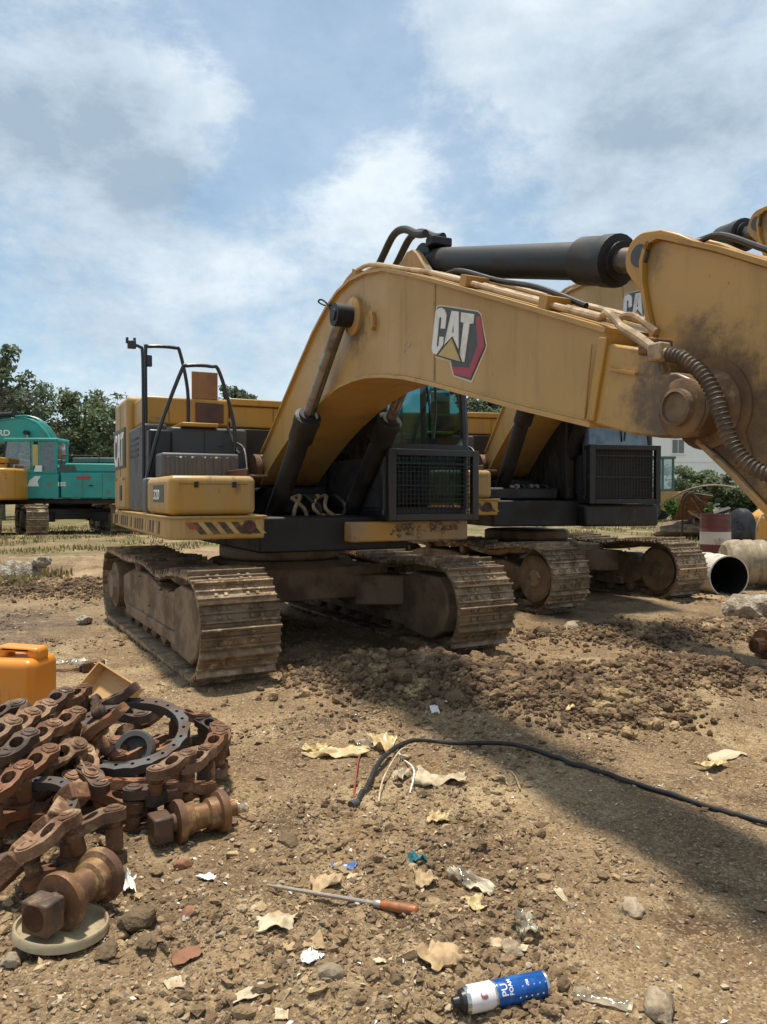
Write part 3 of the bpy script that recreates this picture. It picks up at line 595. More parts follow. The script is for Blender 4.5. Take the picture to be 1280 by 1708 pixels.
def logo(parent, M, y, sx=1):
    """painted emblem plates, each layer a little proud of the one below"""
    P = dict(border=[(3.896, 2.718), (3.934, 2.717), (3.978, 2.707), (4.367, 2.589), (4.402, 2.564), (4.461, 2.378), (4.455, 2.355), (4.305, 2.184), (4.095, 2.252), (4.052, 2.347), (3.859, 2.408), (3.836, 2.462)],
        dark=[(3.911, 2.707), (3.934, 2.707), (3.979, 2.698), (4.361, 2.583), (4.389, 2.563), (4.449, 2.377), (4.443, 2.361), (4.298, 2.199), (4.109, 2.257), (4.073, 2.351), (3.874, 2.413), (3.851, 2.459)],
        red=[(4.351, 2.557), (4.399, 2.551), (4.443, 2.374), (4.298, 2.213), (4.113, 2.261), (4.088, 2.312), (4.285, 2.273), (4.374, 2.39)],
        C=[(3.896, 2.683), (3.934, 2.696), (3.971, 2.692), (4.008, 2.671), (4.03, 2.636), (4.012, 2.554), (3.96, 2.566), (3.971, 2.626), (3.957, 2.64), (3.942, 2.632), (3.911, 2.472), (3.92, 2.455), (3.935, 2.464), (3.948, 2.518), (3.997, 2.507), (3.987, 2.458), (3.905, 2.412), (3.867, 2.43), (3.85, 2.46)],
        A=[(4.09, 2.647), (4.171, 2.624), (4.167, 2.405), (4.101, 2.493), (4.114, 2.511), (4.114, 2.571), (4.094, 2.516), (4.113, 2.511), (4.100, 2.493), (4.001, 2.456)],
        T=[(4.197, 2.615), (4.339, 2.574), (4.329, 2.522), (4.289, 2.528), (4.232, 2.315), (4.212, 2.322), (4.185, 2.371), (4.226, 2.548), (4.194, 2.558)],
        tri=[(4.091, 2.478), (3.935, 2.405), (4.192, 2.325)])
    root = None
    for k, mat, nm, lay in (('border', 'print_cream', 'emblem', 1), ('dark', 'print_dark', 'emblem_field', 2), ('red', 'print_red', 'emblem_red_edge', 3), ('C', 'white_print', 'letter', 4), ('A', 'white_print', 'letter', 4), ('T', 'white_print', 'letter', 4), ('tri', 'print_gold', 'emblem_triangle', 5)):
        o = MB().prism(P[k], y + .002, y - .0025 * lay).build(nm, mat, parent, M, smooth=None)
    return root
def cylinder_ram(parent_root, M, a, b, r_bar, r_rod, split, name, rod_mat='chrome', eye=.09, feed=True, axis=(0, 1, 0)):
    a, b = Vector(a), Vector(b); d = (b - a).normalized(); ln = (b - a).length; ax = Vector(axis)
    m = MB()
    m.cyl(a - ax * eye, a + ax * eye, r_bar * 1.25, 18)
    c = a + d * (split * ln)
    prof = [(r_bar * .6, 0), (r_bar * .92, .06), (r_bar, .12), (r_bar, split * ln - .30), (r_bar * 1.25, split * ln - .285), (r_bar * 1.25, split * ln - .12), (r_bar * 1.32, split * ln - .11), (r_bar * 1.32, split * ln - .03), (r_bar * .95, split * ln - .025), (r_bar * .95, split * ln), (0, split * ln)]
    m.lathe(prof, a, d, 22)
    # feed pipe along the barrel and its clamps
    u = d.cross(ax).normalized()
    if u.z < 0: u = -u
    if feed:
      q = a + d * .25 + u * (r_bar * 1.3); m.tube([a + d * .18 + u * r_bar * .5, q, a + d * (split * ln - .2) + u * (r_bar * 1.32), a + d * (split * ln - .14) + u * r_bar * .6], .016, 8)
      for t in (.35, .7): m.box(-.03, .03, -.03, .03, -.02, .03, Matrix.Translation(a + d * (t * split * ln) + u * r_bar * 1.2))
    o = m.build(name, 'black_metal', parent_root, M)
    k = MB().cyl(c - d * .05, b, r_rod, 18); k.build('rod', rod_mat, o)
    k = MB().cyl(b - ax * eye, b + ax * eye, r_rod * 1.75, 20); k.cyl(b - ax * (eye + .012), b + ax * (eye + .012), r_rod * .9, 14); k.build('rod_eye', 'black_metal', o)
    return o
def boom_assembly(root, M, curl=0.0):
    pin = Vector((5.861, 0, 1.877)); Ma = M @ Matrix.Translation(pin) @ Matrix.Rotation(curl, 4, 'Y') @ Matrix.Translation(-pin)
    lug_end = pin + Matrix.Rotation(curl, 3, 'Y') @ (Vector((5.49, 0, 2.605)) - pin)
    poly = BOOM_TOP + BOOM_LOW
    foot = arc(.15, 1.80, .175, -60, -300, 14)
    boom = MB().prism(BOOM_TOP + BOOM_LOW + [(foot[i][0], foot[i][1]) for i in range(len(foot)) if foot[i][0] < .27], -.285, .285).build('boom', 'boom_yellow', root, M, smooth=25, bevel=.006)
    MB().strip(BOOM_TOP, .022, -.315, .315).build('top_plate', 'boom_yellow', boom, smooth=40)
    MB().strip(BOOM_LOW, .022, -.315, .315).build('bottom_plate', 'boom_yellow', boom, smooth=40)
    for s in (-1, 1):
        MB().prism([(3.868, 2.868), (3.884, 2.862), (3.877, 2.250), (3.861, 2.254)], s * .284, s * .291).build('weld_seam', 'yellow_dirty', boom)
        MB().prism([(5.40, 2.245), (5.45, 2.232), (5.365, 1.865), (5.315, 1.878)], s * .28, s * .318).build('joint_strip', 'yellow', boom, bevel=.006)
        MB().prism([(2.97, 2.86), (2.99, 2.88), (3.02, 2.83), (3.02, 2.76), (2.99, 2.74), (2.985, 2.80)], s * .283, s * .315).build('lifting_lug', 'yellow_dirty', boom, bevel=.004)
        # boss round the lift cylinder pin
        MB().lathe([(.15, 0), (.15, .03), (.12, .045), (0, .045)], (2.64, s * .28, 2.916), (0, s, 0), 26).build('pin_boss', 'yellow_dirty', boom)
    MB().lathe([(.175, -.36), (.175, -.30), (.15, -.295), (.15, .295), (.175, .30), (.175, .36)], (.15, 0, 1.80), (0, 1, 0), 28).build('foot_boss', 'rust', boom)
    for s in (-1, 1):
        for ln, dz in ((BOOM_TOP[1:], -.004), (BOOM_LOW[:-1], .004)):
            pts = smooth_path([(x, s * .286, z + dz) for x, z in ln], 9)
            MB().tube(pts, [.0065 if i % 2 else .0085 for i in range(len(pts))], 6).build('weld_bead', 'boom_yellow', boom)
        MB().tube([(5.345, s * .312, 2.22), (5.275, s * .290, 1.89)], .006, 6).build('weld_bead', 'boom_yellow', boom)
    # nose: solid to 5.6, then a fork of two cheeks
    n1 = [(5.36, 2.235), (5.74, 2.11), (5.757, 2.023), (5.66, 1.80), (5.573, 1.80), (5.34, 1.862), (5.33, 1.9)]
    MB().prism(n1, -.262, .262).build('nose', 'boom_yellow', boom, bevel=.012)
    for s in (-1, 1):
        ck = [(5.37, 2.23), (5.735, 2.122), (5.755, 2.03), (5.83, 2.022), (5.926, 1.975), (5.985, 1.915), (5.99, 1.845), (5.95, 1.79), (5.88, 1.765), (5.743, 1.765), (5.573, 1.795), (5.335, 1.862)]
        MB().prism(ck, s * .19, s * .300).build('nose_cheek', 'boom_yellow', boom, bevel=.01)
        MB().prism([(5.46, 2.10), (5.62, 2.052), (5.622, 2.04), (5.46, 2.085)], s * .299, s * .318).build('rib', 'yellow', boom)
        MB().lathe([(.118, 0), (.118, .008), (.105, .016), (0, .016)], (5.861, s * .298, 1.877), (0, s, 0), 30).build('nose_boss', 'nose_grime', boom)
        MB().lathe([(.075, 0), (.075, .028), (.062, .034), (.062, .02), (0, .02)], (5.861, s * .312, 1.877), (0, s, 0), 26).build('nose_pin', 'track_frame', boom)
    # logo on the right web
    logo(boom, None, -.285)
    # lift cylinders either side
    for s in (-1, 1):
        cylinder_ram(root, M, (.86, s * .40, 1.20), (2.64, s * .385, 2.916), .088, .05, .60, 'lift_cylinder', eye=.075)
    # arm cylinder on top
    br = MB()
    for s in (-.17, .11): br.prism([(3.02, 3.15), (3.62, 2.96), (3.55, 3.06), (3.42, 3.20), (3.36, 3.245), (3.28, 3.25), (3.21, 3.21)], s, s + .06)
    br.build('cylinder_bracket', 'yellow_dirty', boom, bevel=.006)
    cylinder_ram(root, M, (3.33, 0, 3.185), lug_end, .098, .062, .87 if not curl else .90, 'arm_cylinder', eye=.085, feed=False)
    # steel pipes along the top plate
    for k, dy in enumerate((-.25, -.17, .17, .25)):
        pts = [(2.30, dy, 3.21), (2.50, dy, 3.275), (2.85, dy, 3.265), (3.40, dy, 3.085), (3.68, dy, 2.995), (4.1, dy, 2.835), (5.24, dy, 2.385), (5.34, dy, 2.352), (5.46, dy - (.07 if k == 0 else 0), 2.34), (5.60, dy - (.12 if k == 0 else 0), 2.24)]
        MB().tube(smooth_path(pts, 4), .017, 8).build('hydraulic_pipe', 'hose_tan', boom)
    for x, z in ((2.62, 3.225), (4.2, 2.775), (4.95, 2.48)):
        MB().box(-.035, .035, -.29, -.13, -.005, .06, Matrix.Translation((x, 0, z)) @ Matrix.Rotation(.37, 4, 'Y')).build('pipe_clamp', 'yellow_dirty', boom)
    for dy in (-.12, .02):
        MB().tube(smooth_path([(2.62, dy, 3.24), (2.80, dy, 3.36), (2.98, dy, 3.465), (3.15, dy, 3.455), (3.35, dy, 3.36), (3.46, dy, 3.33)], 6), .028, 10).build('hose', 'rubber', boom)
    MB().tube(smooth_path([(2.85, .1, 3.25), (3.0, .1, 3.34), (3.2, .1, 3.37), (3.4, .1, 3.30)], 6), .028, 10).build('hose', 'rubber', boom)
    MB().box(3.42, 3.52, -.10, .06, 3.25, 3.31).build('hose_block', 'black_metal', boom, bevel=.01)
    MB().tube(smooth_path([(3.62, -.10, 2.985), (3.9, -.13, 2.96), (4.3, -.11, 2.80), (4.7, -.12, 2.66), (5.1, -.13, 2.47)], 6), .016, 8).build('hose', 'rubber', boom)
    MB().tube(smooth_path([(2.22, -.30, 3.03), (2.16, -.32, 3.12), (2.08, -.34, 3.17), (2.02, -.34, 3.165), (2.10, -.31, 3.12), (2.20, -.29, 3.10)], 5), .008, 6).build('wire', 'black_metal', boom)
    # arm
    ay = .165
    ap = [(5.535, 2.615), (5.56, 2.640), (5.60, 2.646), (5.64, 2.630), (5.915, 2.50), (6.132, 2.383), (7.0, 1.86), (8.0, 1.12), (8.28, .86), (8.34, .72), (8.28, .62), (8.16, .60), (8.02, .66), (6.9, .98), (6.45, 1.24), (6.141, 1.484), (6.008, 1.611), (5.83, 1.76), (5.72, 1.84), (5.66, 1.95), (5.60, 2.17), (5.553, 2.34), (5.520, 2.481), (5.520, 2.575)]
    arm = MB().prism(ap, -ay + .012, ay - .012).build('arm', 'arm_yellow', root, Ma, bevel=.008)
    MB().strip(ap[:9], .02, -ay - .012, ay + .012).build('arm_top_plate', 'yellow', arm)
    MB().strip(ap[11:18], .02, -ay - .012, ay + .012).build('arm_bottom_plate', 'yellow_dirty', arm)
    MB().strip(ap[19:] + ap[:2], .02, -ay - .012, ay + .012).build('arm_back_plate', 'yellow', arm, smooth=60)
    for s in (-1, 1):
        lug = arc(5.49, 2.605, .105, 215, 75, 12) + [(5.60, 2.69), (5.70, 2.64), (5.80, 2.575), (5.66, 2.56), (5.56, 2.46), (5.53, 2.38)]
        MB().prism(lug, s * .095, s * .150).build('cylinder_lug', 'yellow', arm, bevel=.006)
        MB().lathe([(.05, 0), (.05, .02), (0, .02)], (5.49, s * .15, 2.605), (0, s, 0), 18).build('lug_pin', 'dark_grey', arm)
        MB().lathe([(.165, -.02), (.165, .012), (.145, .024), (0, .024)], (5.861, s * (ay - .012), 1.877), (0, s, 0), 30).build('pivot_boss', 'nose_grime', arm)
        MB().prism(arc(5.861, 1.877, .21, 150, -30, 14) + [(6.10, 1.60), (5.99, 1.645), (5.74, 1.83)], s * (ay - .013), s * (ay - .006)).build('reinforcing_plate', 'nose_grime', arm)
        MB().prism(arc(6.5, 2.22, .10, 200, 0, 10) + [(6.75, 2.02), (6.3, 2.25)], s * .07, s * .11).build('bucket_cylinder_lug', 'yellow', arm, bevel=.006)
    # armoured hose from boom to arm, wound with a spring guard
    hp = smooth_path([(5.60, -.37, 2.24), (5.73, -.39, 2.165), (5.83, -.40, 2.10), (5.95, -.40, 2.055), (6.04, -.40, 1.985), (6.10, -.40, 1.90), (6.135, -.40, 1.81), (6.165, -.39, 1.72), (6.22, -.38, 1.645), (6.29, -.36, 1.60), (6.40, -.33, 1.585), (6.62, -.28, 1.60), (6.80, -.17, 1.62)], 4)
    MB().tube(hp, .021, 10).build('hose', 'hose_tan', boom)
    # dense resample of the guarded stretch
    q = [Vector(p) for p in hp[10:]]; L = [0]
    for i in range(1, len(q)): L.append(L[-1] + (q[i] - q[i - 1]).length)
    m_ = int(L[-1] / .0065); pts = []; rs = []
    for i in range(m_):
        t = L[-1] * i / (m_ - 1); j = max(k for k in range(len(L)) if L[k] <= t + 1e-9); j = min(j, len(q) - 2)
        pts.append(q[j].lerp(q[j + 1], (t - L[j]) / (L[j + 1] - L[j]))); rs.append(.025 if i % 3 else .031)
    MB().tube(pts, rs, 12).build('spring_guard', 'hose_brown', boom)
    MB().box(5.72, 5.77, -.40, -.25, 2.10, 2.17).build('hose_bracket', 'rust', boom, bevel=.008)
    MB().box(5.80, 5.87, -.43, -.37, 2.06, 2.13).build('hose_fitting', 'hose_tan', boom, bevel=.008)
    cylinder_ram(root, Ma, (6.5, 0, 2.24), (7.95, 0, 1.62), .088, .055, .68, 'bucket_cylinder', eye=.09)
    MB().tube(smooth_path([(5.70, -.06, 2.60), (5.85, -.08, 2.60), (6.1, -.08, 2.46), (6.4, -.08, 2.32)], 5), .013, 8).build('hose', 'rubber', arm)
    # linkage and bucket
    lk = MB()
    for s in (-.2, .16): lk.prism([(7.90, 1.62), (7.95, 1.69), (8.02, 1.62), (7.98, 1.02), (7.86, .98)], s, s + .04)
    lk.prism([(7.85, 1.68), (7.98, 1.64), (8.66, 1.02), (8.52, .94)], -.09, .09)
    lk.build('bucket_link', 'yellow_dirty', root, Ma, bevel=.006)
    bk = MB(); out = [(8.10, .78), (8.25, .95), (8.60, 1.06), (8.95, .95), (9.12, .62), (9.05, .28), (8.80, .06), (8.40, .03), (8.02, .10)]
    inn = [(8.10, .14), (8.42, .08), (8.76, .11), (8.98, .31), (9.06, .62), (8.92, .88), (8.60, 1.0), (8.30, .90), (8.16, .76)]
    bk.prism(out + inn, -.55, .55); bk.prism(out, -.585, -.55); bk.prism(out, .55, .585)
    for y in (-.5, -.25, 0, .25, .5): bk.prism([(8.10, .02), (8.10, .13), (7.82, .05), (7.82, .02)], y - .05, y + .05)
    bk.build('bucket', 'rust', root, Ma)
    return boom
def handrail(root, M, pts, r=.019, mat='black_paint', k=5): return MB().tube(smooth_path(pts, k), r, 10).build('handrail', mat, root, M)
def hazard(root, M, quads):
    for k, (pl, mt) in enumerate(quads): MB().add(pl, [tuple(range(len(pl)))]).build('hazard_stripe', mt, root, M, smooth=None)
def upper(root, M, v):
    """house of the machine, x forward, y towards the cab side"""
    rr = random.Random(4)
    box('revolving_frame', 'black_metal', root, M, -2.4, 1.55, -.72, .78, 1.02, 1.34, .02)
    # skirt round the right-hand side and front corner
    sk = [(1.72, -.72), (1.72, -1.40), (1.64, -1.50), (1.45, -1.535), (-1.2, -1.50), (-2.2, -1.46), (-2.2, -.72)]
    MB().prism(sk, 1.165, 1.355, 'z').build('skirt', 'yellow_dusty', root, M, bevel=.018)
    MB().prism([(1.735, -.70), (1.735, -1.42), (1.65, -1.518), (1.45, -1.553), (-1.2, -1.518), (-1.2, -1.4), (1.3, -1.4), (1.45, -.70)], 1.340, 1.362, 'z').build('skirt_rim', 'yellow_dusty', root, M, bevel=.006)
    # worn hazard stripes: front panel, then flank
    for k in range(5):
        y = -1.36 + k * .115
        for mt, o, wd in (('stripe_dark', 0, .06), ('stripe_pale', .062, .045)):
            y0 = y + o; MB().prism([(y0, 1.31), (y0 + wd, 1.31), (y0 + wd + .085, 1.21), (y0 + .085, 1.21)], 1.7195, 1.7235, 'x').build('hazard_stripe', mt, root, M, smooth=None)
    MB().prism([(-1.40, 1.31), (-1.33, 1.30), (-1.29, 1.25), (-1.36, 1.255)], 1.7195, 1.7245, 'x').build('hazard_stripe', 'stripe_red', root, M, smooth=None, label='red patch of the hazard tape')
    for k in range(22):
        x = 1.35 - k * .16; yy = -1.5345 + (1.45 - x) * .0132
        MB().prism([(x, 1.31), (x - .075, 1.31), (x - .115, 1.20), (x - .04, 1.20)], yy - .004, yy + .004).build('hazard_stripe', rr.choice(['stripe_dark', 'stripe_pale', 'stripe_dark']), root, M, smooth=None)
    MB().lathe([(.06, 0), (.06, .012), (.045, .018), (.03, .006), (0, .006)], (1.72, -.86, 1.265), (1, 0, 0), 24).build('round_lamp', 'maroon_dark', root, M)
    # tool box and its dark rear cover
    tb = box('tool_box', 'yellow_dusty', root, M, .62, 1.70, -1.525, -.79, 1.368, 1.70, .055, 4)
    box('tool_box_cover', 'grey_plastic', root, M, .40, .615, -1.535, -.80, 1.368, 1.705, .03, 3)
    if v.get('num'):
        me = text_mesh(v['num'], .12, .002, .002); finish(me, 'white_print', None)
        o = link('number_plate', me, tb, Matrix(((0, 0, 1, 0), (0, 1, 0, 0), (0, 0, 1, 0), (0, 0, 0, 1))))
        o.matrix_local = Matrix.Translation((1.00, -1.528, 1.50)) @ Matrix.Rotation(math.radians(90), 4, 'X') @ Matrix.Diagonal((1.6, 1, 1, 1))
        MB().box(.98, 1.48, -1.5275, -1.5245, 1.475, 1.625).build('number_field', 'print_dark', tb)
    # ribbed step box
    sb = box('step_box', 'grey_plastic', root, M, .30, .62, -1.39, -.63, 1.70, 1.945, .025, 3)
    for k in range(9): box('rib', 'grey_plastic', sb, None, .618, .632, -1.34 + k * .083, -1.31 + k * .083, 1.73, 1.91, .004)
    for k in range(5): box('bolt_cap', 'white_print', sb, None, .617, .63, -1.22 + k * .115, -1.195 + k * .115, 1.895, 1.91, .003)
    # dark bay with tank wall
    box('tank_wall', 'dark_grey', root, M, -.42, .10, -1.20, -.40, 1.36, 2.24, .03, 3)
    box('tank_top', 'yellow', root, M, -.42, .16, -1.10, -.72, 2.243, 2.285, .01)
    box('side_panel', 'dark_grey', root, M, -1.02, -.02, -1.455, -1.21, 1.362, 2.275, .03, 3)
    box('bay_post', 'black_paint', root, M, -.015, .16, -1.43, -1.205, 1.362, 2.20, .02)
    # hood
    hd = MB().prism([(-.44, -1.36), (-2.05, -1.40), (-2.05, 1.30), (-.44, 1.30)], 1.362, 2.30, 'z').build('engine_bay', 'yellow_dirty', root, M, bevel=.02)
    MB().prism([(-.42, -1.385), (-2.05, -1.40), (-2.05, -.452), (-.42, -.452)], 2.303, 2.61, 'z').build('hood', 'yellow', root, M, bevel=.03, seg=3)
    MB().prism([(-.40, -.442), (-2.05, -.442), (-2.05, .55), (-.40, .55)], 2.303, 2.545, 'z').build('hood', 'yellow', root, M, bevel=.02, seg=3)
    MB().prism([(-.37, -.446), (-2.05, -.446), (-2.05, .57), (-.37, .57)], 2.548, 2.625, 'z').build('hood_cap', 'yellow', root, M, bevel=.012)
    box('hatch_recess', 'maroon_dark', root, M, -.425, -.405, -.83, -.52, 2.345, 2.56, .004)
    h = MB().box(-.46, -.425, -.865, -.58, 2.605, 2.905); h.build('hatch_lid', 'lid_brown', root, M, bevel=.006, label='brown hatch lid standing open')
    # counterweight: rounded tail
    cw = []
    for a in np.linspace(-90, 90, 17): cw.append((-2.06 - .88 * max(0, math.cos(math.radians(a))) ** .55, 1.45 * (math.sin(math.radians(a)) if abs(a) < 90 else math.copysign(1, a))))
    c1 = MB(); n = len(cw); layers = [(1.17, .96), (1.24, 1.0), (2.30, 1.0), (2.52, .985), (2.66, .95), (2.73, .88)]
    vs = [((-2.06 + (x + 2.06) * s_, y * (.5 + .5 * s_), z)) for z, s_ in layers for x, y in cw]
    fs = [(j * n + i, j * n + i + 1, (j + 1) * n + i + 1, (j + 1) * n + i) for j in range(len(layers) - 1) for i in range(n - 1)] + [tuple(range(n))[::-1], tuple(range((len(layers) - 1) * n, len(layers) * n))]
    fs += [((j + 1) * n, (j + 1) * n + n - 1, j * n + n - 1, j * n) for j in range(len(layers) - 1)]
    cwo = c1.add(vs, fs).build('counterweight', 'yellow_dusty', root, M, smooth=40, bevel=.02, seg=3)
    box('corner_post', 'yellow_dusty', root, M, -2.04, -1.04, -1.475, -1.15, 1.364, 2.67, .06, 4)
    box('side_door', 'yellow_dusty', root, M, -1.98, -1.10, -1.487, -1.465, 1.40, 1.74, .01)
    box('door_latch', 'black_paint', root, M, -1.50, -1.36, -1.497, -1.48, 1.48, 1.66, .006)
    # letters down the tail flank, on a dark field
    for k, ch in enumerate('CAT'):
        me = text_mesh(ch, .52, .003, .012); finish(me, 'white_print', None)
        link('letter', me, root, M @ Matrix.Translation((-1.98 + k * .285, -1.492, 1.90)) @ Matrix.Rotation(math.radians(90), 4, 'X') @ Matrix.Diagonal((.78, 1, 1, 1)))
    box('letter_field', 'print_dark', root, M, -2.0, -1.10, -1.4895, -1.47, 1.86, 2.32, .002)
    # panel joints, hinges, latches
    for y in (-1.12, -.90): box('panel_joint', 'black_metal', root, M, -.4225, -.4185, y, y + .006, 2.33, 2.59, 0)
    box('panel_joint', 'black_metal', root, M, -.4025, -.3985, .05, .056, 2.32, 2.53, 0)
    for y in (-1.27, -.47): box('hinge', 'yellow_dirty', root, M, -.432, -.415, y, y + .05, 2.36, 2.40, .004)
    box('lid_joint', 'print_dark', tb, None, 1.6985, 1.7022, -1.44, -.86, 1.626, 1.630, 0)
    for y in (-1.32, -1.0): box('latch', 'black_paint', tb, None, 1.699, 1.712, y, y + .035, 1.60, 1.65, .003)
    for x in (-1.85, -1.2): box('hinge', 'yellow_dirty', root, M, x, x + .05, -1.505, -1.48, 1.715, 1.745, .004)
    box('panel_joint', 'black_metal', root, M, -1.55, -1.543, -1.4785, -1.474, 1.76, 2.60, 0)
    for k in range(4): box('vent_slot', 'black_metal', root, M, -.82, -.30, -1.4585, -1.4535, 1.95 + k * .06, 1.975 + k * .06, 0)
    for z in (1.55, 1.80, 2.05): box('bolt', 'dark_grey', root, M, .095, .115, -.70, -.665, z, z + .03, .004)
    box('panel_joint', 'black_metal', root, M, .0985, .1035, -.86, -.853, 1.40, 2.22, 0)
    MB().tube(smooth_path([(.12, -.62, 2.26), (.2, -.58, 2.1), (.3, -.56, 1.98), (.5, -.58, 1.96)], 5), .018, 8).build('hose', 'rubber', root, M)
    MB().tube(smooth_path([(.12, -.55, 2.1), (.32, -.5, 2.02), (.5, -.52, 1.8)], 5), .014, 8).build('hose', 'rubber', root, M)
    # rails and mirror pole
    handrail(root, M, [(-.2, -1.40, 1.40), (-.2, -1.397, 2.4), (-.2, -1.394, 3.04), (-.2, -1.36, 3.09), (-.2, -1.10, 3.10), (-.2, -1.04, 3.05), (-.2, -.963, 2.665), (-.2, -.959, 2.27)])
    handrail(root, M, [(.3, -1.471, 1.70), (.3, -1.348, 2.189), (.3, -1.13, 2.78), (.3, -1.07, 2.835), (.3, -.84, 2.847), (.3, -.745, 2.79), (.3, -.6, 2.286), (.3, -.594, 1.95)])
    pole = handrail(root, M, [(.2, -1.49, 1.40), (.2, -1.485, 2.5), (.2, -1.49, 2.95), (.2, -1.51, 3.0), (.2, -1.565, 3.02)], .015)
    MB().box(.17, .22, -1.63, -1.55, 2.98, 3.06).box(.17, .21, -1.645, -1.62, 3.03, 3.09).box(.17, .21, -1.575, -1.55, 3.04, 3.09).build('mirror_bracket', 'black_paint', pole, bevel=.008)
    MB().box(-.22, -.18, -1.385, -1.33, 2.88, 3.0).build('lamp_bracket', 'black_paint', pole, bevel=.01)
    # middle bay: valves, hoses
    box('valve_block', 'black_metal', root, M, -.3, .75, -.26, .26, 1.343, 1.62, .03)
    box('bay_wall', 'maroon_dark', root, M, .2, 1.30, -.765, -.735, 1.362, 1.78, .01)
    box('bay_ledge', 'rust_dusty', root, M, .35, 1.2, -.73, -.52, 1.70, 1.725, .005)
    for k in range(7):
        y0 = -.22 + k * .075; MB().tube(smooth_path([(.75, y0, 1.5), (.95, y0 + rr.uniform(-.05, .05), 1.53), (1.08, y0 + rr.uniform(-.12, .12), 1.40), (1.05, y0 + rr.uniform(-.2, .2), 1.25), (.9, y0 + rr.uniform(-.2, .2), 1.22)], 5), .02, 8).build('hose', 'hose_tan' if k in (0, 1, 4, 5) else 'rubber', root, M)
    box('bay_shade_panel', 'black_metal', root, M, -.40, -.30, -.395, .435, 1.343, 2.28, .01)  # black panel added to deepen the shade at the back of the bay
    box('pump_cover', 'black_metal', root, M, -.28, .35, .28, .43, 1.343, 2.05, .02)
    # cab
    C = MB().box(.02, 1.66, .44, 1.38, 1.30, 1.42).box(.02, .12, .44, 1.38, 1.42, 2.02).build('cab', 'black_paint', root, M, bevel=.02)
    for (x0, y0, x1, y1) in ((1.64, .47, 1.56, .47), (1.64, 1.35, 1.56, 1.35), (.07, .47, .10, .47), (.07, 1.35, .10, 1.35)):
        MB().tube([(x0, y0, 1.40), (x0, y0, 2.15), (x1, y1, 2.88)], .042, 8).build('cab_post', 'black_paint', C)
    MB().tube([(.82, 1.36, 1.4), (.80, 1.35, 2.88)], .035, 8).build('cab_post', 'black_paint', C)
    MB().box(.02, 1.62, .43, 1.40, 2.86, 2.965).build('cab_roof', 'black_paint', C, bevel=.04, seg=3)
    g = v.get('glass', 'glass_teal')
    MB().add([(1.665, .50, 2.02), (1.665, 1.33, 2.02), (1.585, 1.33, 2.85), (1.585, .50, 2.85)], [(0, 1, 2, 3)]).build('windscreen', g, C)
    MB().add([(1.665, .50, 1.44), (1.665, 1.33, 1.44), (1.665, 1.33, 1.98), (1.665, .50, 1.98)], [(0, 1, 2, 3)]).build('lower_windscreen', 'glass_smoke', C)
    MB().box(1.62, 1.69, .46, 1.36, 1.975, 2.025).build('windscreen_bar', 'black_paint', C)
    MB().add([(.12, 1.37, 1.46), (1.60, 1.37, 1.46), (1.54, 1.36, 2.85), (.12, 1.36, 2.85)], [(0, 1, 2, 3)]).build('door_glass', g, C)
    MB().add([(.12, .45, 1.9), (1.60, .45, 1.9), (1.54, .46, 2.85), (.12, .46, 2.85)], [(0, 1, 2, 3)]).build('side_glass', 'glass_dark', C)
    MB().box(.12, 1.60, .44, .47, 1.42, 1.9).build('side_wall', 'interior', C)
    MB().add([(.06, .50, 2.03), (.06, 1.33, 2.03), (.08, 1.33, 2.85), (.08, .50, 2.85)], [(0, 1, 2, 3)]).build('rear_glass', g, C)
    st = MB().box(.42, .95, .66, 1.16, 1.62, 1.78).box(.34, .50, .66, 1.16, 1.75, 2.42).box(.36, .48, .78, 1.04, 2.42, 2.62); st.build('seat', 'seat_fabric', C, bevel=.05, seg=3)
    MB().box(.45, 1.15, .50, .64, 1.42, 1.90).box(.45, 1.05, 1.18, 1.30, 1.42, 1.88).box(.5, .9, .72, 1.1, 1.42, 1.62).build('console', 'interior', C, bevel=.02)
    MB().tube([(1.08, .57, 1.88), (1.12, .57, 2.10)], [.012, .03], 8).tube([(1.0, 1.24, 1.86), (1.04, 1.24, 2.08)], [.012, .03], 8).tube([(1.35, .85, 1.42), (1.3, .85, 1.75)], .015, 8).tube([(1.35, 1.0, 1.42), (1.3, 1.0, 1.75)], .015, 8).build('control_levers', 'interior', C)
    MB().box(1.25, 1.30, .50, .62, 1.95, 2.2).build('monitor', 'interior', C, bevel=.01)
    MB().tube(smooth_path([(1.60, 1.30, 2.72), (1.63, 1.22, 2.74), (1.66, 1.17, 2.62), (1.66, 1.20, 2.52)], 5), .022, 8).build('grab_handle', 'black_paint', C)
    MB().tube(smooth_path([(1.655, .98, 2.84), (1.70, .99, 2.4), (1.69, .97, 2.08)], 5), .012, 6).build('wiper', 'black_paint', C)
    # mesh guard over the lower front
    x = 1.80; gf = MB()
    z1 = v.get('guard_top', 1.965)
    gf.box(x - .03, x + .03, .42, .50, 1.30, z1).box(x - .03, x + .03, 1.33, 1.40, 1.30, z1).box(x - .03, x + .03, .50, 1.33, z1 - .06, z1).box(x - .03, x + .03, .50, 1.33, 1.30, 1.36)
    gf.box(1.66, x - .03, .43, .48, z1 - .05, z1 - .01).box(1.66, x - .03, 1.35, 1.39, z1 - .05, z1 - .01).box(1.66, x - .03, .43, .48, 1.31, 1.35).box(1.66, x - .03, 1.35, 1.39, 1.31, 1.35)
    gd = gf.build('front_guard', v.get('guard_mat', 'black_paint'), C, bevel=.006)
    wm = MB()
    for k in range(19): wm.box(x - .004, x + .004, .535 + k * .042, .541 + k * .042, 1.36, z1 - .06)
    z = 1.375
    while z < z1 - .07: wm.box(x - .006, x + .002, .50, 1.33, z, z + .006); z += .042
    for zz in (1.62, z1 - .14): wm.box(x - .02, x + .012, .50, 1.33, zz, zz + .014)
    wm.build('wire_mesh', v.get('guard_mat', 'black_metal'), gd)
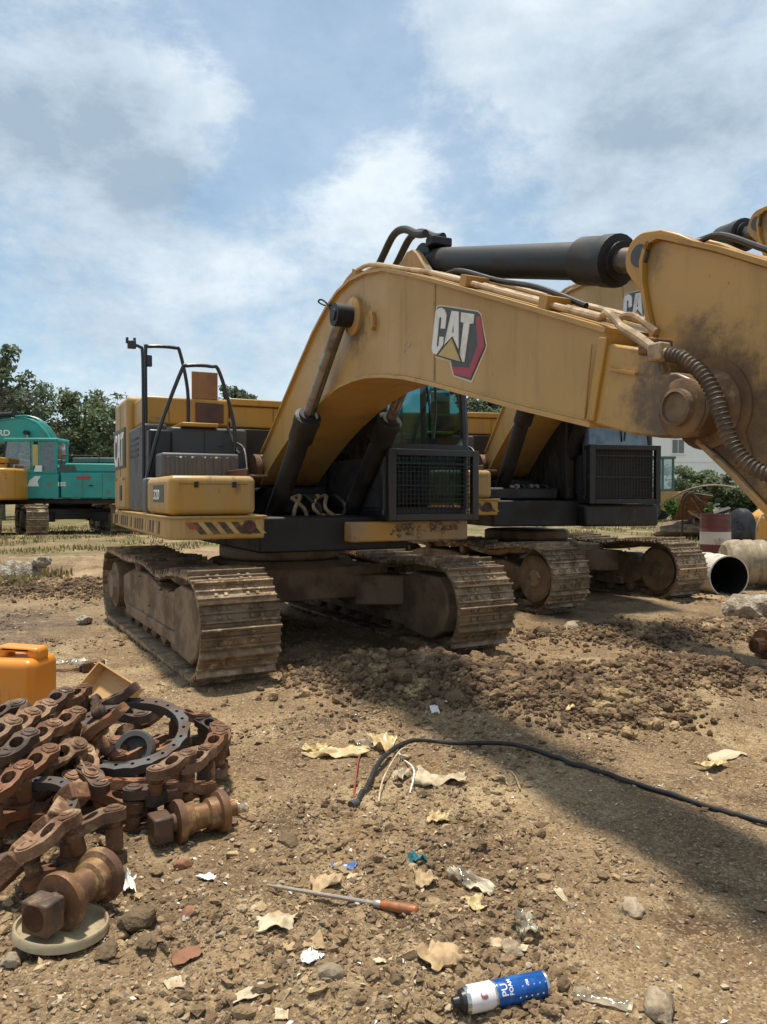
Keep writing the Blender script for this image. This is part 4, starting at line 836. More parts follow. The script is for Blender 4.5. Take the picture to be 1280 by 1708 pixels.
    if v.get('mud_panel'):
        MB().box(1.70, 1.72, .47, 1.36, 1.36, 1.98).build('mud_panel', 'mud_black', C, bevel=.01)
        box('side_shade_block', 'mud_black', root, M, -.25, 1.45, .30, .425, 1.345, 2.72, .02)  # dark block for cab wall and hoses lost in shadow beside the boom
        box('hose_cover', 'mud_black', root, M, .76, 1.30, -.70, .28, 1.345, 1.50, .03)
        box('cab_belly', 'mud_black', root, M, .3, 1.76, .40, 1.42, 1.02, 1.29, .03)
    else:
        box('cab_sill', 'yellow_dirty', root, M, .1, 1.72, .10, 1.345, 1.105, 1.29, .018)
        r2 = np.random.default_rng(3); P = np.stack([np.full(60, 1.72), r2.uniform(.5, 1.25, 60), r2.normal(1.225, .03, 60)], 1); m = scatter('mud', P, r2.uniform(.006, .034, 60), ICO2, 'clod', None, .2, .8, .5, 10); m.parent = root
        for q in range(2): box('hazard_stripe', 'stripe_dark', root, M, 1.719, 1.7225, .62 + q * .3, .72 + q * .3, 1.20, 1.27, 0)
    # undercarriage centre goes with the root too
def undercarriage(root, Mt, shoe, labels, **k):
    cb = MB().lathe([(.62, .86), (.66, .88), (.66, 1.0), (.60, 1.02)], (0, 0, 0), (0, 0, 1), 30).box(-.75, .75, -.95, .95, .46, .80)
    for sx in (-1, 1):
        for sy in (-1, 1):
            cb.prism([(sx * .3, sy * .55), (sx * .75, sy * .55), (sx * 1.05, sy * 1.05), (sx * .55, sy * 1.05)], .38, .70, 'z')
    cb.lathe([(.85, .78), (.75, .86)], (0, 0, 0), (0, 0, 1), 30)
    cb.build('car_body', 'mud_black' if k.get('far') else 'track_frame', root, Mt, bevel=.02); k.pop('far', None)
    for s, lb in zip((-1, 1), labels): crawler(root, Mt, s, shoe, label=lb, **k)
def cat_excavator(loc, phi, phi_t, label, v, S=1.0, tilt=0.0, off=(0, 0)):
    root = empty('excavator', loc, phi - math.pi / 2, label, 'excavator', 'yellow excavators of one make parked side by side')
    # undercarriage keeps its own heading, offset by the slew angle
    d = Matrix.Rotation(phi, 4, 'Z'); dx, dy = off
    Mt = Matrix.Translation((dx * math.sin(phi) - dy * math.cos(phi), dx * math.cos(phi) + dy * math.sin(phi), 0)) @ Matrix.Rotation(phi_t - phi, 4, 'Z')
    undercarriage(root, Mt, SHOE, v['tracks'], guard=v.get('guard_plate', True))
    M = Matrix.Diagonal((S, S, S, 1)) @ Matrix.Translation((0, 0, v.get('dz', 0)))
    upper(root, M, v)
    f = Vector((.15, 0, 1.80))
    boom_assembly(root, M @ Matrix.Translation(f) @ Matrix.Rotation(-tilt, 4, 'Y') @ Matrix.Translation(-f), v.get('curl', 0.0))
    return root
cat_excavator((-1.14, 8.46, 0), .46, .512, 'dusty yellow excavator in front, emblem on its boom and arm reaching right', dict(num='320', rusty=True, tracks=(None, None)))
cat_excavator((1.80, 12.05, 0), .25, .545, 'yellow excavator with muddy black cab behind the front one', dict(rusty=False, tracks=(None, None), guard_plate=False, glass='glass_dark', guard_mat='mud_black', guard_top=2.02, mud_panel=True), S=1.1, tilt=math.radians(9), off=(.47, .15))
# ------------------------------------------------------------------ machines parked further off
def facing_text(txt, size, M, mat, parent, name='lettering', sx=1.0, bold=0.0):
    me = text_mesh(txt, size, .003, bold); finish(me, mat, None)
    return link(name, me, parent, M @ Matrix.Rotation(math.pi, 4, 'Z') @ Matrix.Rotation(math.radians(90), 4, 'X') @ Matrix.Diagonal((sx, 1, 1, 1)))
def far_excavator(loc, label, paint, phi=-math.pi / 2, phi_t=.52, teal=True):
    root = empty('excavator', loc, phi - math.pi / 2, label, 'excavator')
    Mt = Matrix.Rotation(phi_t - phi, 4, 'Z')
    undercarriage(root, Mt, SHOE_FAR, (None, None), guard=False, mud=False, far=True)
    I = Matrix.Translation((0, 0, .95 - .868)) @ Matrix.Diagonal((1, 1, .868, 1))
    box('revolving_frame', 'black_metal', root, I, -2.3, 1.3, -1.2, 1.2, 1.0, 1.18, .02)
    # body panels on the near (left) side and the rest of the house
    MB().prism([(-.25, 1.19), (-2.2, 1.19), (-2.2, 2.12), (-.25, 2.12)], .40, 1.38).build('side_body', paint, root, I, bevel=.05, seg=3)
    MB().prism([(1.55, 1.19), (-.2, 1.19), (-.2, 2.05), (.80, 2.05)], .42, 1.40).build('front_panel', paint, root, I, bevel=.02)
    MB().prism([(-.25, 2.125), (-2.2, 2.125), (-2.2, 2.42), (-.40, 2.45)], .42, 1.36).build('upper_panel', paint, root, I, bevel=.05, seg=3)
    box('right_body', paint, root, I, -2.2, 1.5, -1.38, -.45, 1.19, 2.05, .05, 3)
    MB().prism([(-.5, -1.2), (-2.2, -1.2), (-2.2, 1.1), (-.5, 1.1)], 2.455, 2.66, 'z').build('hood', 'green_cab' if teal else paint, root, I, bevel=.05, seg=3)
    cw = [(-2.2 - .62 * math.cos(math.radians(a)) ** .5, 1.40 * math.sin(math.radians(a))) for a in np.linspace(-88, 88, 15)]
    MB().prism([(-2.205, -1.40)] + cw + [(-2.205, 1.40)], 1.16, 2.26, 'z').build('counterweight', paint, root, I, bevel=.09, seg=4)
    # cab
    cb = box('cab', paint, root, I, -.16, 1.60, .45, 1.37, 2.055, 2.20, .02)
    for x0, x1 in ((1.58, 1.42), (.62, .62), (.40, .40), (-.10, -.10)):
        for y in (.50, 1.32): MB().tube([(x0, y, 2.1), (x1, y, 3.24)], .05, 8).build('cab_post', paint if x0 < 1 else 'black_paint', cb)
    MB().box(-.17, 1.5, .43, 1.39, 3.20, 3.34).build('cab_roof', paint, cb, bevel=.05, seg=3)
    MB().add([(1.50, 1.345, 2.2), (.68, 1.345, 2.2), (.68, 1.345, 3.2), (1.40, 1.345, 3.2)], [(0, 1, 2, 3)]).build('door_glass', 'glass_clear', cb)
    MB().add([(.36, 1.345, 2.2), (-.06, 1.345, 2.2), (-.06, 1.345, 3.2), (.36, 1.345, 3.2)], [(0, 1, 2, 3)]).build('side_glass', 'glass_dark', cb)
    MB().add([(1.55, .52, 2.2), (1.55, 1.30, 2.2), (1.42, 1.30, 3.2), (1.42, .52, 3.2)], [(0, 1, 2, 3)]).build('windscreen', 'glass_clear', cb)
    MB().add([(-.10, .52, 2.3), (-.10, 1.30, 2.3), (-.10, 1.30, 3.2), (-.10, .52, 3.2)], [(0, 1, 2, 3)]).build('rear_glass', 'glass_dark', cb)
    MB().box(.1, .6, .65, 1.1, 2.2, 2.4).box(.02, .16, .65, 1.1, 2.4, 2.95).build('seat', 'seat_fabric', cb, bevel=.04)
    MB().box(.44, .60, 1.35, 1.362, 2.35, 3.1).build('reflective_pane', 'print_gold', cb)  # reflective pane, its yellow reflection put in as flat gold colour
    for x in (-.95, -1.55): MB().box(x, x + .008, 1.376, 1.383, 1.25, 2.08).build('panel_joint', 'black_metal', root, I)
    MB().box(-1.25, -1.13, 1.376, 1.392, 1.62, 1.67).build('door_latch', 'black_metal', root, I)
    MB().tube([(-.25, 1.25, 2.44), (-.25, 1.25, 2.72), (-1.4, 1.25, 2.72), (-1.4, 1.25, 2.44)], .02, 6).build('handrail', 'black_paint', root, I)
    MB().tube([(1.60, 1.36, 2.15), (1.70, 1.40, 2.9), (1.62, 1.38, 3.1)], .016, 6).build('mirror_arm', 'black_paint', cb); MB().box(1.60, 1.75, 1.38, 1.44, 2.75, 3.0).build('mirror', 'black_paint', cb, bevel=.01)
    # boom out to the front
    top = [(.1, 2.0), (.35, 2.9), (.62, 3.55), (.95, 3.98), (1.35, 4.17), (1.9, 4.12), (3.2, 3.86), (5.6, 3.3)]
    low = [(5.55, 2.95), (3.2, 3.18), (2.2, 3.30), (1.6, 3.26), (1.15, 3.0), (.85, 2.5), (.55, 1.95), (.2, 1.7)]
    bm_ = MB().prism(top + low, -.26, .26).build('boom', paint, root, I, bevel=.01)
    MB().strip(top, .03, -.29, .29).build('top_plate', paint, bm_); MB().strip(low, .03, -.29, .29).build('bottom_plate', paint, bm_)
    for y in (-.15, -.05, .05, .15): MB().tube(smooth_path([(.05, y, 2.1), (.30, y, 3.0), (.58, y, 3.64), (.92, y, 4.08), (1.3, y, 4.27), (1.7, y, 4.25)], 4), .022, 6).build('hydraulic_pipe', paint, bm_)
    for s in (-1, 1): cylinder_ram(root, I, (.75, s * .36, 1.4), (1.25, s * .36, 3.62), .085, .05, .62, 'lift_cylinder', eye=.07)
    cylinder_ram(root, I, (1.75, 0, 4.35), (4.6, 0, 4.15), .095, .06, .75, 'arm_cylinder')
    MB().prism([(4.4, 4.25), (4.9, 4.2), (6.4, 2.2), (7.5, 1.0), (7.35, .85), (5.5, 2.5)], -.17, .17).build('arm', paint, root, I, bevel=.01)
    if teal:
        facing_text('SUNWARD', .30, Matrix.Translation((3.32, .268, 3.52)), 'white_teal', bm_, bold=.006, sx=1.0)
        facing_text('SWE215E', .20, I @ Matrix.Translation((.30, 1.392, 1.63)), 'white_teal', root, bold=.006, sx=.92)
        W = Matrix.Translation((0, 1.386, 0))
        MB().prism([(.75, 1.62), (.40, 1.62), (.44, 1.80), (.34, 1.98), (.52, 1.98), (.68, 1.84)], 1.381, 1.404).build('white_flash', 'white_teal', root, I)
        MB().prism([(.55, 2.14), (.30, 2.14), (.30, 2.36), (.50, 2.36)], 1.37, 1.401).build('white_flash', 'white_teal', root, I)
        MB().prism([(-.15, 2.16), (-.75, 2.16), (-.70, 2.38), (-.25, 2.38)], 1.355, 1.366).build('dark_flash', 'print_dark', root, I)
        MB().prism([(-.75, 1.86), (-1.2, 1.86), (-1.2, 1.98), (-.75, 1.98)], 1.37, 1.384).build('red_patch', 'print_red', root, I)
    else:
        MB().prism([(-2.0, 1.55), (-2.0, 1.95), (-2.12, 2.0), (-2.18, 1.90), (-2.26, 2.0), (-2.40, 1.95), (-2.34, 1.72), (-2.2, 1.55)], 1.30, 1.408).build('white_flash', 'white_print', root, I)
        MB().prism([(-2.0, 1.56), (-2.3, 1.60), (-2.3, 1.66), (-2.0, 1.68)], 1.30, 1.4105).build('dark_flash', 'print_dark', root, I)
        for k in range(2): MB().prism([(-2.42, 1.90 + k * .13), (-2.58, 1.86 + k * .13), (-2.58, 1.93 + k * .13), (-2.42, 1.99 + k * .13)], 1.0, 1.30).build('red_flash', 'stripe_red', root, I)
    return root
far_excavator((-10.2, 25.0, .36), 'teal green excavator parked beyond the yard, its boom behind the cab', 'teal')
far_excavator((-13.75, 24.0, .34), 'orange yellow excavator cut by the left edge, tail towards the teal one', 'orange_yellow', teal=False)

# ------------------------------------------------------------------ buildings, trees and greenery behind
def building():
    X0, X1, Y0, Y1, Z = 25.5, 52.0, 75.0, 86.0, 9.2
    root = empty('building', (X0, Y0, .36), 0, 'white two-storey building with shuttered windows behind the shrubs', 'building')
    MB().box(0, X1 - X0, 0, Y1 - Y0, 0, Z).build('wall', 'wall_white', root)
    MB().box(-.3, X1 - X0 + .3, -.3, Y1 - Y0 + .3, Z + .003, Z + .35).build('roof', 'shed_wall', root)
    MB().box(-.05, X1 - X0 + .05, -.06, -.003, 4.55, 4.75).build('ledge', 'wall_white', root)
    for zz in (1.3, 5.4):
        for k in range(5):
            x = 3.25 + k * 5.2
            wnd = MB().box(x - .62, x + .62, -.05, -.003, zz - .02, zz + 1.42).build('window', 'wall_white', root)
            for s in (-.30, .30):
                MB().box(x + s - .26, x + s + .26, -.07, -.055, zz + .05, zz + 1.35).build('pane', 'shutter', wnd)
                for q in range(9): MB().box(x + s - .24, x + s + .24, -.085, -.071, zz + .09 + q * .14, zz + .15 + q * .14).build('slat', 'shutter', wnd)
            MB().box(x - .75, x + .75, -.14, -.003, zz - .12, zz - .025).build('sill', 'wall_white', wnd)
building()
def shed(loc, w_, d_, h, label):
    root = empty('shed', loc, .15, label, 'shed')
    MB().box(-w_ / 2, w_ / 2, -d_ / 2, d_ / 2, 0, h).build('wall', 'shed_wall', root)
    MB().prism([(-w_ / 2 - .4, h + .01), (w_ / 2 + .4, h + .01), (w_ / 2 + .4, h + .12), (0, h + 1.5), (-w_ / 2 - .4, h + .12)], -d_ / 2 - .4, d_ / 2 + .4).build('roof', 'roof_red', root)
    for k in (-1, 1): MB().box(k * w_ / 4 - .5, k * w_ / 4 + .5, -d_ / 2 - .03, -d_ / 2 - .003, 1.1, 2.2).build('window', 'shutter', root)
    for k in (-.3, .2): MB().tube([(w_ * k, -d_ / 2 - 1.2, 0), (w_ * k, -d_ / 2 - 1.2, h + 1.2)], .06, 6).build('pole', 'wall_white', root)
shed((5.2, 60, .36), 9, 6, 3.4, 'low brown shed with a red roof seen through the cab')
def leaves_mesh(name, C, size, mat, seed, up=.35, aspect=.7):
    r = np.random.default_rng(seed); n = len(C)
    nrm = r.normal(0, 1, (n, 3)); nrm[:, 2] = np.abs(nrm[:, 2]) + up; nrm /= np.linalg.norm(nrm, axis=1)[:, None]
    u = np.cross(nrm, r.normal(0, 1, (n, 3))); u /= np.linalg.norm(u, axis=1)[:, None]; v = np.cross(nrm, u)
    s = size * r.uniform(.6, 1.35, n)[:, None]; k = aspect
    V = np.stack([C - u * s, C - v * s * k * .9 + nrm * s * .12, C + u * s * 1.1 - nrm * s * .25, C + v * s * k * .9 + nrm * s * .12], 1).reshape(-1, 3).astype(np.float32)
    i = (np.arange(n) * 4)[:, None]; T = np.concatenate([i + [0, 1, 2], i + [0, 2, 3]], 1).reshape(-1, 3).astype(np.int32)
    me = bpy.data.meshes.new(name); me.vertices.add(len(V)); me.vertices.foreach_set('co', V.ravel()); me.loops.add(T.size); me.loops.foreach_set('vertex_index', T.ravel())
    me.polygons.add(len(T)); me.polygons.foreach_set('loop_start', np.arange(0, T.size, 3, dtype=np.int32)); me.polygons.foreach_set('loop_total', np.full(len(T), 3, np.int32)); me.update(calc_edges=True)
    at = me.attributes.new('v', 'FLOAT', 'POINT'); at.data.foreach_set('value', np.repeat(r.random(n), 4).astype(np.float32)); me.materials.append(MATS[mat]); me.update(); return me
def tree(loc, h, rad, seed, label, mat='leaf', n=7000, leaf=.13, low=.22, name='tree'):
    r = random.Random(seed); root = empty(name, loc, r.uniform(0, 6), label, 'tree', 'trees along the back of the yard')
    tk = MB(); top = Vector((r.uniform(-.3, .3), r.uniform(-.3, .3), h * .93)); tp = [Vector((0, 0, -.2)), Vector((r.uniform(-.1, .1), r.uniform(-.1, .1), h * .3)), Vector((top.x * .6, top.y * .6, h * .62)), top]
    sp = smooth_path(tp, 5); tk.tube(sp, [h * .020 * (1 - .9 * i / (len(sp) - 1)) + .012 for i in range(len(sp))], 8)
    tips = []
    nb = 26
    for k in range(nb):
        t = low + (1 - low) * (k + r.random()) / nb; p = sp[min(int(t * (len(sp) - 1)), len(sp) - 1)]
        a = k * 2.4 + r.uniform(-.5, .5); prof = math.sin(math.pi * min(1, (t - low * .6) / (1 - low * .6)) ** .8) ** .7
        ln = rad * (.35 + .75 * prof) * r.uniform(.7, 1.15)
        d = Vector((math.cos(a), math.sin(a), r.uniform(.35, .95))); e = p + d * ln
        mid = p + d * ln * .5 + Vector((0, 0, -.08 * ln))
        br = smooth_path([p, mid, e], 3); tk.tube(br, [h * .008 * (1 - .8 * i / (len(br) - 1)) + .006 for i in range(len(br))], 5)
        tips += [(p.lerp(e, .55), .32 * rad), (p.lerp(e, .8), .30 * rad), (e, .24 * rad)]
        for j in range(2):
            e2 = p.lerp(e, r.uniform(.4, .8)) + Vector((r.gauss(0, 1), r.gauss(0, 1), r.gauss(.3, .7))) * ln * .35
            tk.tube([p.lerp(e, .45), e2], [h * .004 + .004, .006], 4); tips.append((e2, .22 * rad))
    tips.append((top, .25 * rad)); tips.append((top + Vector((0, 0, .25)), .15 * rad))
    tk.build('trunk', 'bark', root)
    q = np.random.default_rng(seed); idx = q.integers(0, len(tips), n); c = np.array([tuple(t[0]) for t in tips])[idx]; s = np.array([t[1] for t in tips])[idx]
    dn = q.normal(0, 1, (n, 3)); dn /= np.linalg.norm(dn, axis=1)[:, None]; C = c + dn * (s * q.random(n) ** .45)[:, None] * np.array([1, 1, .75])
    link('crown', leaves_mesh('crown', C, leaf, mat, seed), root)
    return root
def shrub(loc, w_, h, seed, label, mat='leaf', n=3500, leaf=.09, group=None, cat='shrub'):
    r = random.Random(seed); root = empty('shrub', loc, 0, label, cat, group); st = MB(); tips = []
    for k in range(14):
        a = r.uniform(0, 6.28); e = Vector((math.cos(a) * w_ * .45 * r.random() ** .5, math.sin(a) * w_ * .4 * r.random() ** .5, h * r.uniform(.45, .95)))
        st.tube(smooth_path([(e.x * .15, e.y * .15, -.1), (e.x * .5, e.y * .5, e.z * .5), tuple(e)], 3), [.02, .018, .015, .013, .011, .009, .006], 5); tips += [(e, .2 * w_ * .6), (e * .7, .25 * w_ * .6), (e * .45, .22 * w_ * .6)]
    st.build('stem', 'bark', root)
    q = np.random.default_rng(seed); idx = q.integers(0, len(tips), n); c = np.array([tuple(t[0]) for t in tips])[idx]; s = np.array([t[1] for t in tips])[idx]
    dn = q.normal(0, 1, (n, 3)); dn /= np.linalg.norm(dn, axis=1)[:, None]; C = c + dn * (s * q.random(n) ** .5)[:, None] * np.array([1, 1, .7]); C[:, 2] = np.maximum(C[:, 2], .05)
    link('foliage', leaves_mesh('foliage', C, leaf, mat, seed), root); return root
tree((-19.9, 40, .36), 8.5, 2.0, 21, 'tall dark tree at the left edge behind the orange yellow excavator', 'leaf_dark', 4000, .13)
tree((-16.4, 42, .36), 6.9, 1.9, 22, 'leafy tree right behind the teal excavator boom', 'leaf', 4000, .12)
tree((-14.6, 41, .36), 5.9, 2.0, 23, 'lower tree between the teal excavator and the big tail', 'leaf', 3600, .12)
tree((-18.4, 47, .36), 5.0, 2.2, 24, 'bushy dark tree filling the gap behind the teal boom', 'leaf', 3400, .14)
tree((-21.8, 46, .36), 7.4, 2.4, 28, 'dark tree half out of frame at the far left', 'leaf_dark', 6000, .15)
tree((-9.3, 50, .36), 8.4, 1.6, 25, 'small tree top above the hood beside the boom', 'leaf_dark', 4500, .14)
tree((-13.6, 51, .36), 7.6, 1.3, 29, 'slim tree top behind the black handrails', 'leaf_dark', 3000, .14)
tree((6.6, 48, .36), 7.4, 2.5, 26, 'tree seen between the front cab and the second boom', 'leaf_dark', 6500, .14)
tree((4.0, 56, .36), 6.6, 1.9, 27, 'thin tree showing through the cab glass', 'leaf_dark', 2400, .13)
shrub((18.2, 46, .36), 4.2, 2.9, 31, 'green bush under the white wall next to the far cab', 'leaf', 5000, .12)
shrub((20.6, 44, .36), 4.2, 2.6, 32, 'darker green bush under the arm on the right', 'leaf', 5000, .12)
shrub((22.9, 43, .36), 4.0, 2.2, 33, 'low green bush by the right edge under the arm', 'leaf_dark', 4000, .12)
shrub((12.3, 31, .36), 2.3, 1.05, 34, 'pale broad-leaved weeds before the far cab', 'leaf_light', 1600, .11, cat='weeds')
def grass(name, label, x0, x1, y0, y1, n, h, seed, thr):
    r = np.random.default_rng(seed); x = r.uniform(x0, x1, n * 3); y = r.uniform(y0, y1, n * 3); k = fbm(x * .8 + seed, y * .8, 4) > thr; x, y = x[k][:n], y[k][:n]; n = len(x); z = height(x, y)
    a = r.uniform(0, 6.28, n); hh = h * r.uniform(.4, 1.3, n); w_ = .012 + .01 * r.random(n); ln = hh * r.uniform(.2, .7, n); ca, sa = np.cos(a), np.sin(a)
    B = np.stack([x, y, z - .01], 1); side = np.stack([-sa * w_, ca * w_, 0 * x], 1); T = B + np.stack([ca * ln, sa * ln, hh], 1); Mm = B + np.stack([ca * ln * .35, sa * ln * .35, hh * .6], 1)
    V = np.stack([B - side, B + side, Mm + side * .8, T, Mm - side * .8], 1).reshape(-1, 3).astype(np.float32); i = (np.arange(n) * 5)[:, None]
    F = np.concatenate([i + [0, 1, 2], i + [0, 2, 4], i + [4, 2, 3]], 1).reshape(-1, 3).astype(np.int32)
    me = bpy.data.meshes.new(name); me.vertices.add(len(V)); me.vertices.foreach_set('co', V.ravel()); me.loops.add(F.size); me.loops.foreach_set('vertex_index', F.ravel())
    me.polygons.add(len(F)); me.polygons.foreach_set('loop_start', np.arange(0, F.size, 3, dtype=np.int32)); me.polygons.foreach_set('loop_total', np.full(len(F), 3, np.int32)); me.update(calc_edges=True)
    at = me.attributes.new('v', 'FLOAT', 'POINT'); at.data.foreach_set('value', np.repeat(r.random(n), 5).astype(np.float32)); me.materials.append(MATS['grass']); me.update(); tag(link(name, me), label, None, None, 'stuff')
grass('grass', 'thin yellowish grass at the far left of the yard', -16, -4, 16, 30, 3800, .11, 3, .54)
grass('grass', 'dry grass beyond the tracks on the right', 5, 17, 18, 40, 5000, .12, 4, .54)
grass('grass', 'green tufts beside the pale lump at the left', -7.6, -5.6, 12.3, 14.4, 1500, .14, 5, .40)

# ------------------------------------------------------------------ things standing at the right
def P(px, py, z=0.0):
    """where the line of sight through a photo point meets the level z"""
    u = (px - 640) / 1280; v = (854 - py) / 1280; p = math.atan(25 / 1280)
    d = Vector((u, math.cos(p) + v * math.sin(p), -math.sin(p) + v * math.cos(p))); t = (z - CAM_H) / d.z
    return Vector((d.x * t, d.y * t, z))
def G(px, py):
    q = P(px, py)
    for _ in range(3): q = P(px, py, gz(q.x, q.y))
    return q
def drum():
    z0 = .27; r_ = .285; root = empty('oil_drum', (6.58, 15.2, z0), .3, 'dark red steel drum with a white band standing behind the tracks', 'drum')
    prof = [(.0, 0), (r_ - .01, 0), (r_, .012)]
    for c in (.30, .59): prof += [(r_, c - .03), (r_ + .012, c), (r_, c + .03)]
    for k in range(5): prof += [(r_, .66 + k * .035), (r_ + .004, .675 + k * .035), (r_, .69 + k * .035)]
    prof += [(r_, .89), (r_ + .008, .90), (r_ + .008, .915), (r_ - .006, .915), (r_ - .008, .89), (0, .89)]
    MB().lathe(prof, (0, 0, 0), (0, 0, 1), 32).build('shell', 'drum_red', root)
    MB().lathe([(r_ - .02, .318), (r_ + .0035, .318), (r_ + .0035, .575), (r_ - .02, .575)], (0, 0, 0), (0, 0, 1), 32).build('white_band', 'drum_white', root)
    MB().cyl((.12, 0, .88), (.12, 0, .91), .035, 12).build('bung', 'can_metal', root)
drum()
def open_drum():
    c = Vector((5.17, 11.45, .355)); d = Vector((-.12, .99, 0)).normalized(); root = empty('open_drum', (c.x, c.y, .02), 0, 'empty drum lying on its side, black open end towards the viewer', 'drum'); o = -Vector((c.x, c.y, .02))
    r_ = .31; a = c + o; a.z = .31
    sh = MB(); sh.lathe([(r_ - .012, .0), (r_ + .008, 0), (r_ + .008, .02), (r_, .03), (r_, .30), (r_ + .012, .33), (r_, .36), (r_, .6), (r_ + .012, .63), (r_, .66), (r_, .95), (0, .95)], a, d, 36); sh.f = [f for f in sh.f if not (len(f) > 4 and 0 in f)]; sh.mi = [0] * len(sh.f); sh.build('shell', 'drum_white', root)
    n = MB(); n.lathe([(r_ - .013, .001), (r_ - .014, .93), (0, .93)], a, d, 36); me = n
    n.f = [f for f in n.f if len(f) == 4]; n.mi = [0] * len(n.f); n.build('lining', 'black_inside', root)
    MB().lathe([(0, .925), (r_ - .015, .925)], a, d, 36).build('bottom', 'black_inside', root)
open_drum()
def ribbed_barrel():
    root = empty('ribbed_barrel', (6.3, 12.75, .05), -.12, 'tan ribbed plastic barrel lying behind the open drum', 'barrel'); prof = [(0, -.62), (.30, -.62), (.36, -.57)]
    for k in range(6): x = -.5 + k * .19; prof += [(.375, x), (.385, x + .03), (.385, x + .13), (.375, x + .155), (.362, x + .165), (.362, x + .18)]
    prof += [(.36, .64), (.30, .68), (0, .68)]
    MB().lathe(prof, (0, 0, .375), (1, 0, 0), 32).build('shell', 'tan_plastic', root); MB().cyl((-.63, .1, .5), (-.66, .1, .5), .05, 14).build('cap', 'tan_plastic', root)
    MB().lathe([(.3865, -.02), (.3885, -.015), (.3885, .0), (.3865, .005)], (.06, 0, .375), (1, 0, 0), 32).build('strap', 'rubber', root)
ribbed_barrel()
def lump(name, loc, size, mat, seed, label, cat, amp=.22, rot=0, group=None, base=ICO3, cells=2.2):
    V, F = base; r = np.random.default_rng(seed); o = r.uniform(0, 50, 3)
    n = (fbm(V[:, 0] * cells + o[0] + V[:, 2] * 1.7, V[:, 1] * cells + o[1] - V[:, 2] * 1.3, 4, .55) - .5) * 2
    W = V * (1 + amp * n * 1.6)[:, None]
    for _ in range(9):      # broken faces
        d = r.normal(0, 1, 3); d /= np.linalg.norm(d); t = W @ d - r.uniform(.62, .86); W = W - np.outer(np.maximum(t, 0) * .92, d)
    W = W * (1 + .30 * (fbm(V[:, 0] * 5 + V[:, 2] * 4 + seed, V[:, 1] * 5 - V[:, 2] * 4.5, 4, .6) - .5))[:, None] * np.array(size) * .55; W[:, 2] += size[2] * .42
    me = bpy.data.meshes.new(name); me.from_pydata(W.tolist(), [], F.tolist()); finish(me, mat, 38); o = link(name, me); o.location = loc; o.rotation_euler = (0, 0, rot); return tag(o, label, cat, group)
lump('boulder', (4.62, 9.55, -.05), (.66, .5, .42), 'pale_rock', 3, 'pale rough boulder in front of the open drum', 'rock', .42, cells=3.2)
lump('concrete_lump', (-6.35, 13.3, .0), (.75, .5, .42), 'pale_rock', 4, 'whitish broken concrete lump by the left edge', 'rubble', .26)
lump('garbage_sack', (7.55, 16.2, .26), (.72, .55, 1.05), 'bag_black', 6, 'black plastic sack standing beside the red drum', 'sack', .16)
lump('tarpaulin_heap', (8.9, 19.6, .36), (1.5, .8, .85), 'tarp', 7, 'grey crumpled tarpaulin heaped behind the black sack', 'tarpaulin', .3)
def scrap_heap():
    r = random.Random(8)
    names = [('scrap_plate', 'nose_grime', 'curved rusty plate on top of the scrap beyond the red drum'), ('scrap_plate', 'rust', 'dark rusty plate leaning in the scrap beyond the red drum'), ('scrap_plate', 'yellow_dirty', 'yellow bent plate in the scrap beside the black sack'), ('scrap_plate', 'rust_dusty', 'dusty plate lying flat in the scrap'),
             ('scrap_girder', 'rust', 'rusty girder sticking out of the scrap to the left'), ('scrap_girder', 'rust_dusty', 'long dusty girder across the scrap'), ('scrap_girder', 'iron_grey', 'grey iron girder behind the black sack')]
    for k, (nm, mt, lb) in enumerate(names):
        x, y = 9.0 + r.uniform(-.55, .75), 21.4 + r.uniform(-.4, .5); z = .5 + .13 * k * (.6 if k > 3 else 1)
        m = MB()
        if nm == 'scrap_plate':
            c = arc(0, -.9, 1.0 if k == 0 else 1.8, 125, 55, 8) if k != 2 else [(-.5, 0), (-.1, .06), (.1, .3), (.55, .34)]
            m.strip(c, .03, -.35, .35)
            for j in range(3): m.box(-.3 + j * .25, -.26 + j * .25, -.3, .3, .0, .09)
        else: m.box(-.9, .9, -.05, .05, -.06, -.045).box(-.9, .9, -.008, .008, -.045, .045).box(-.9, .9, -.05, .05, .045, .06)
        o = m.build(nm, mt, None, None); o.location = (x, y, z); o.rotation_euler = (r.gauss(0, .5), r.gauss(0, .3), r.uniform(0, 3)); tag(o, lb, 'scrap')
    lump('rubble_mound', (9.1, 21.6, .25), (2.6, 1.8, .75), 'mud', 41, 'low mound of dirt and rubble under the scrap', 'rubble', .3)
scrap_heap()
def scrap_panel():
    root = empty('engine_cover', (8.75, 17.2, .34), .2, 'bright yellow cover at the right edge behind the barrel', 'cover'); MB().prism([(-.35, 0), (.9, 0), (.9, 1.05), (.1, 1.05), (-.35, .75)], -.4, .4).build('shell', 'orange_yellow', root, bevel=.05, seg=3); MB().box(-.2, .6, -.42, -.395, .2, .5).build('grille', 'black_paint', root)
scrap_panel()
tag(MB().tube(smooth_path([(6.15, 15.9, .36), (6.08, 15.6, .9), (6.02, 15.4, 1.4), (6.16, 15.3, 1.62), (6.5, 15.9, 1.5), (7.1, 16.6, 1.25), (7.3, 17.0, .9), (7.4, 17.2, .4)], 6), .02, 8).build('hose', 'rubber'), 'black hose arching behind the red drum', 'hose')
tag(MB().tube(smooth_path([(7.8, 16.0, .35), (7.7, 15.8, .9), (7.9, 15.9, 1.15), (8.2, 16.1, .7), (8.3, 16.1, .3)], 6), .025, 8).build('hose', 'hose_tan'), 'dusty hose drooping at the right beside the sack', 'hose')
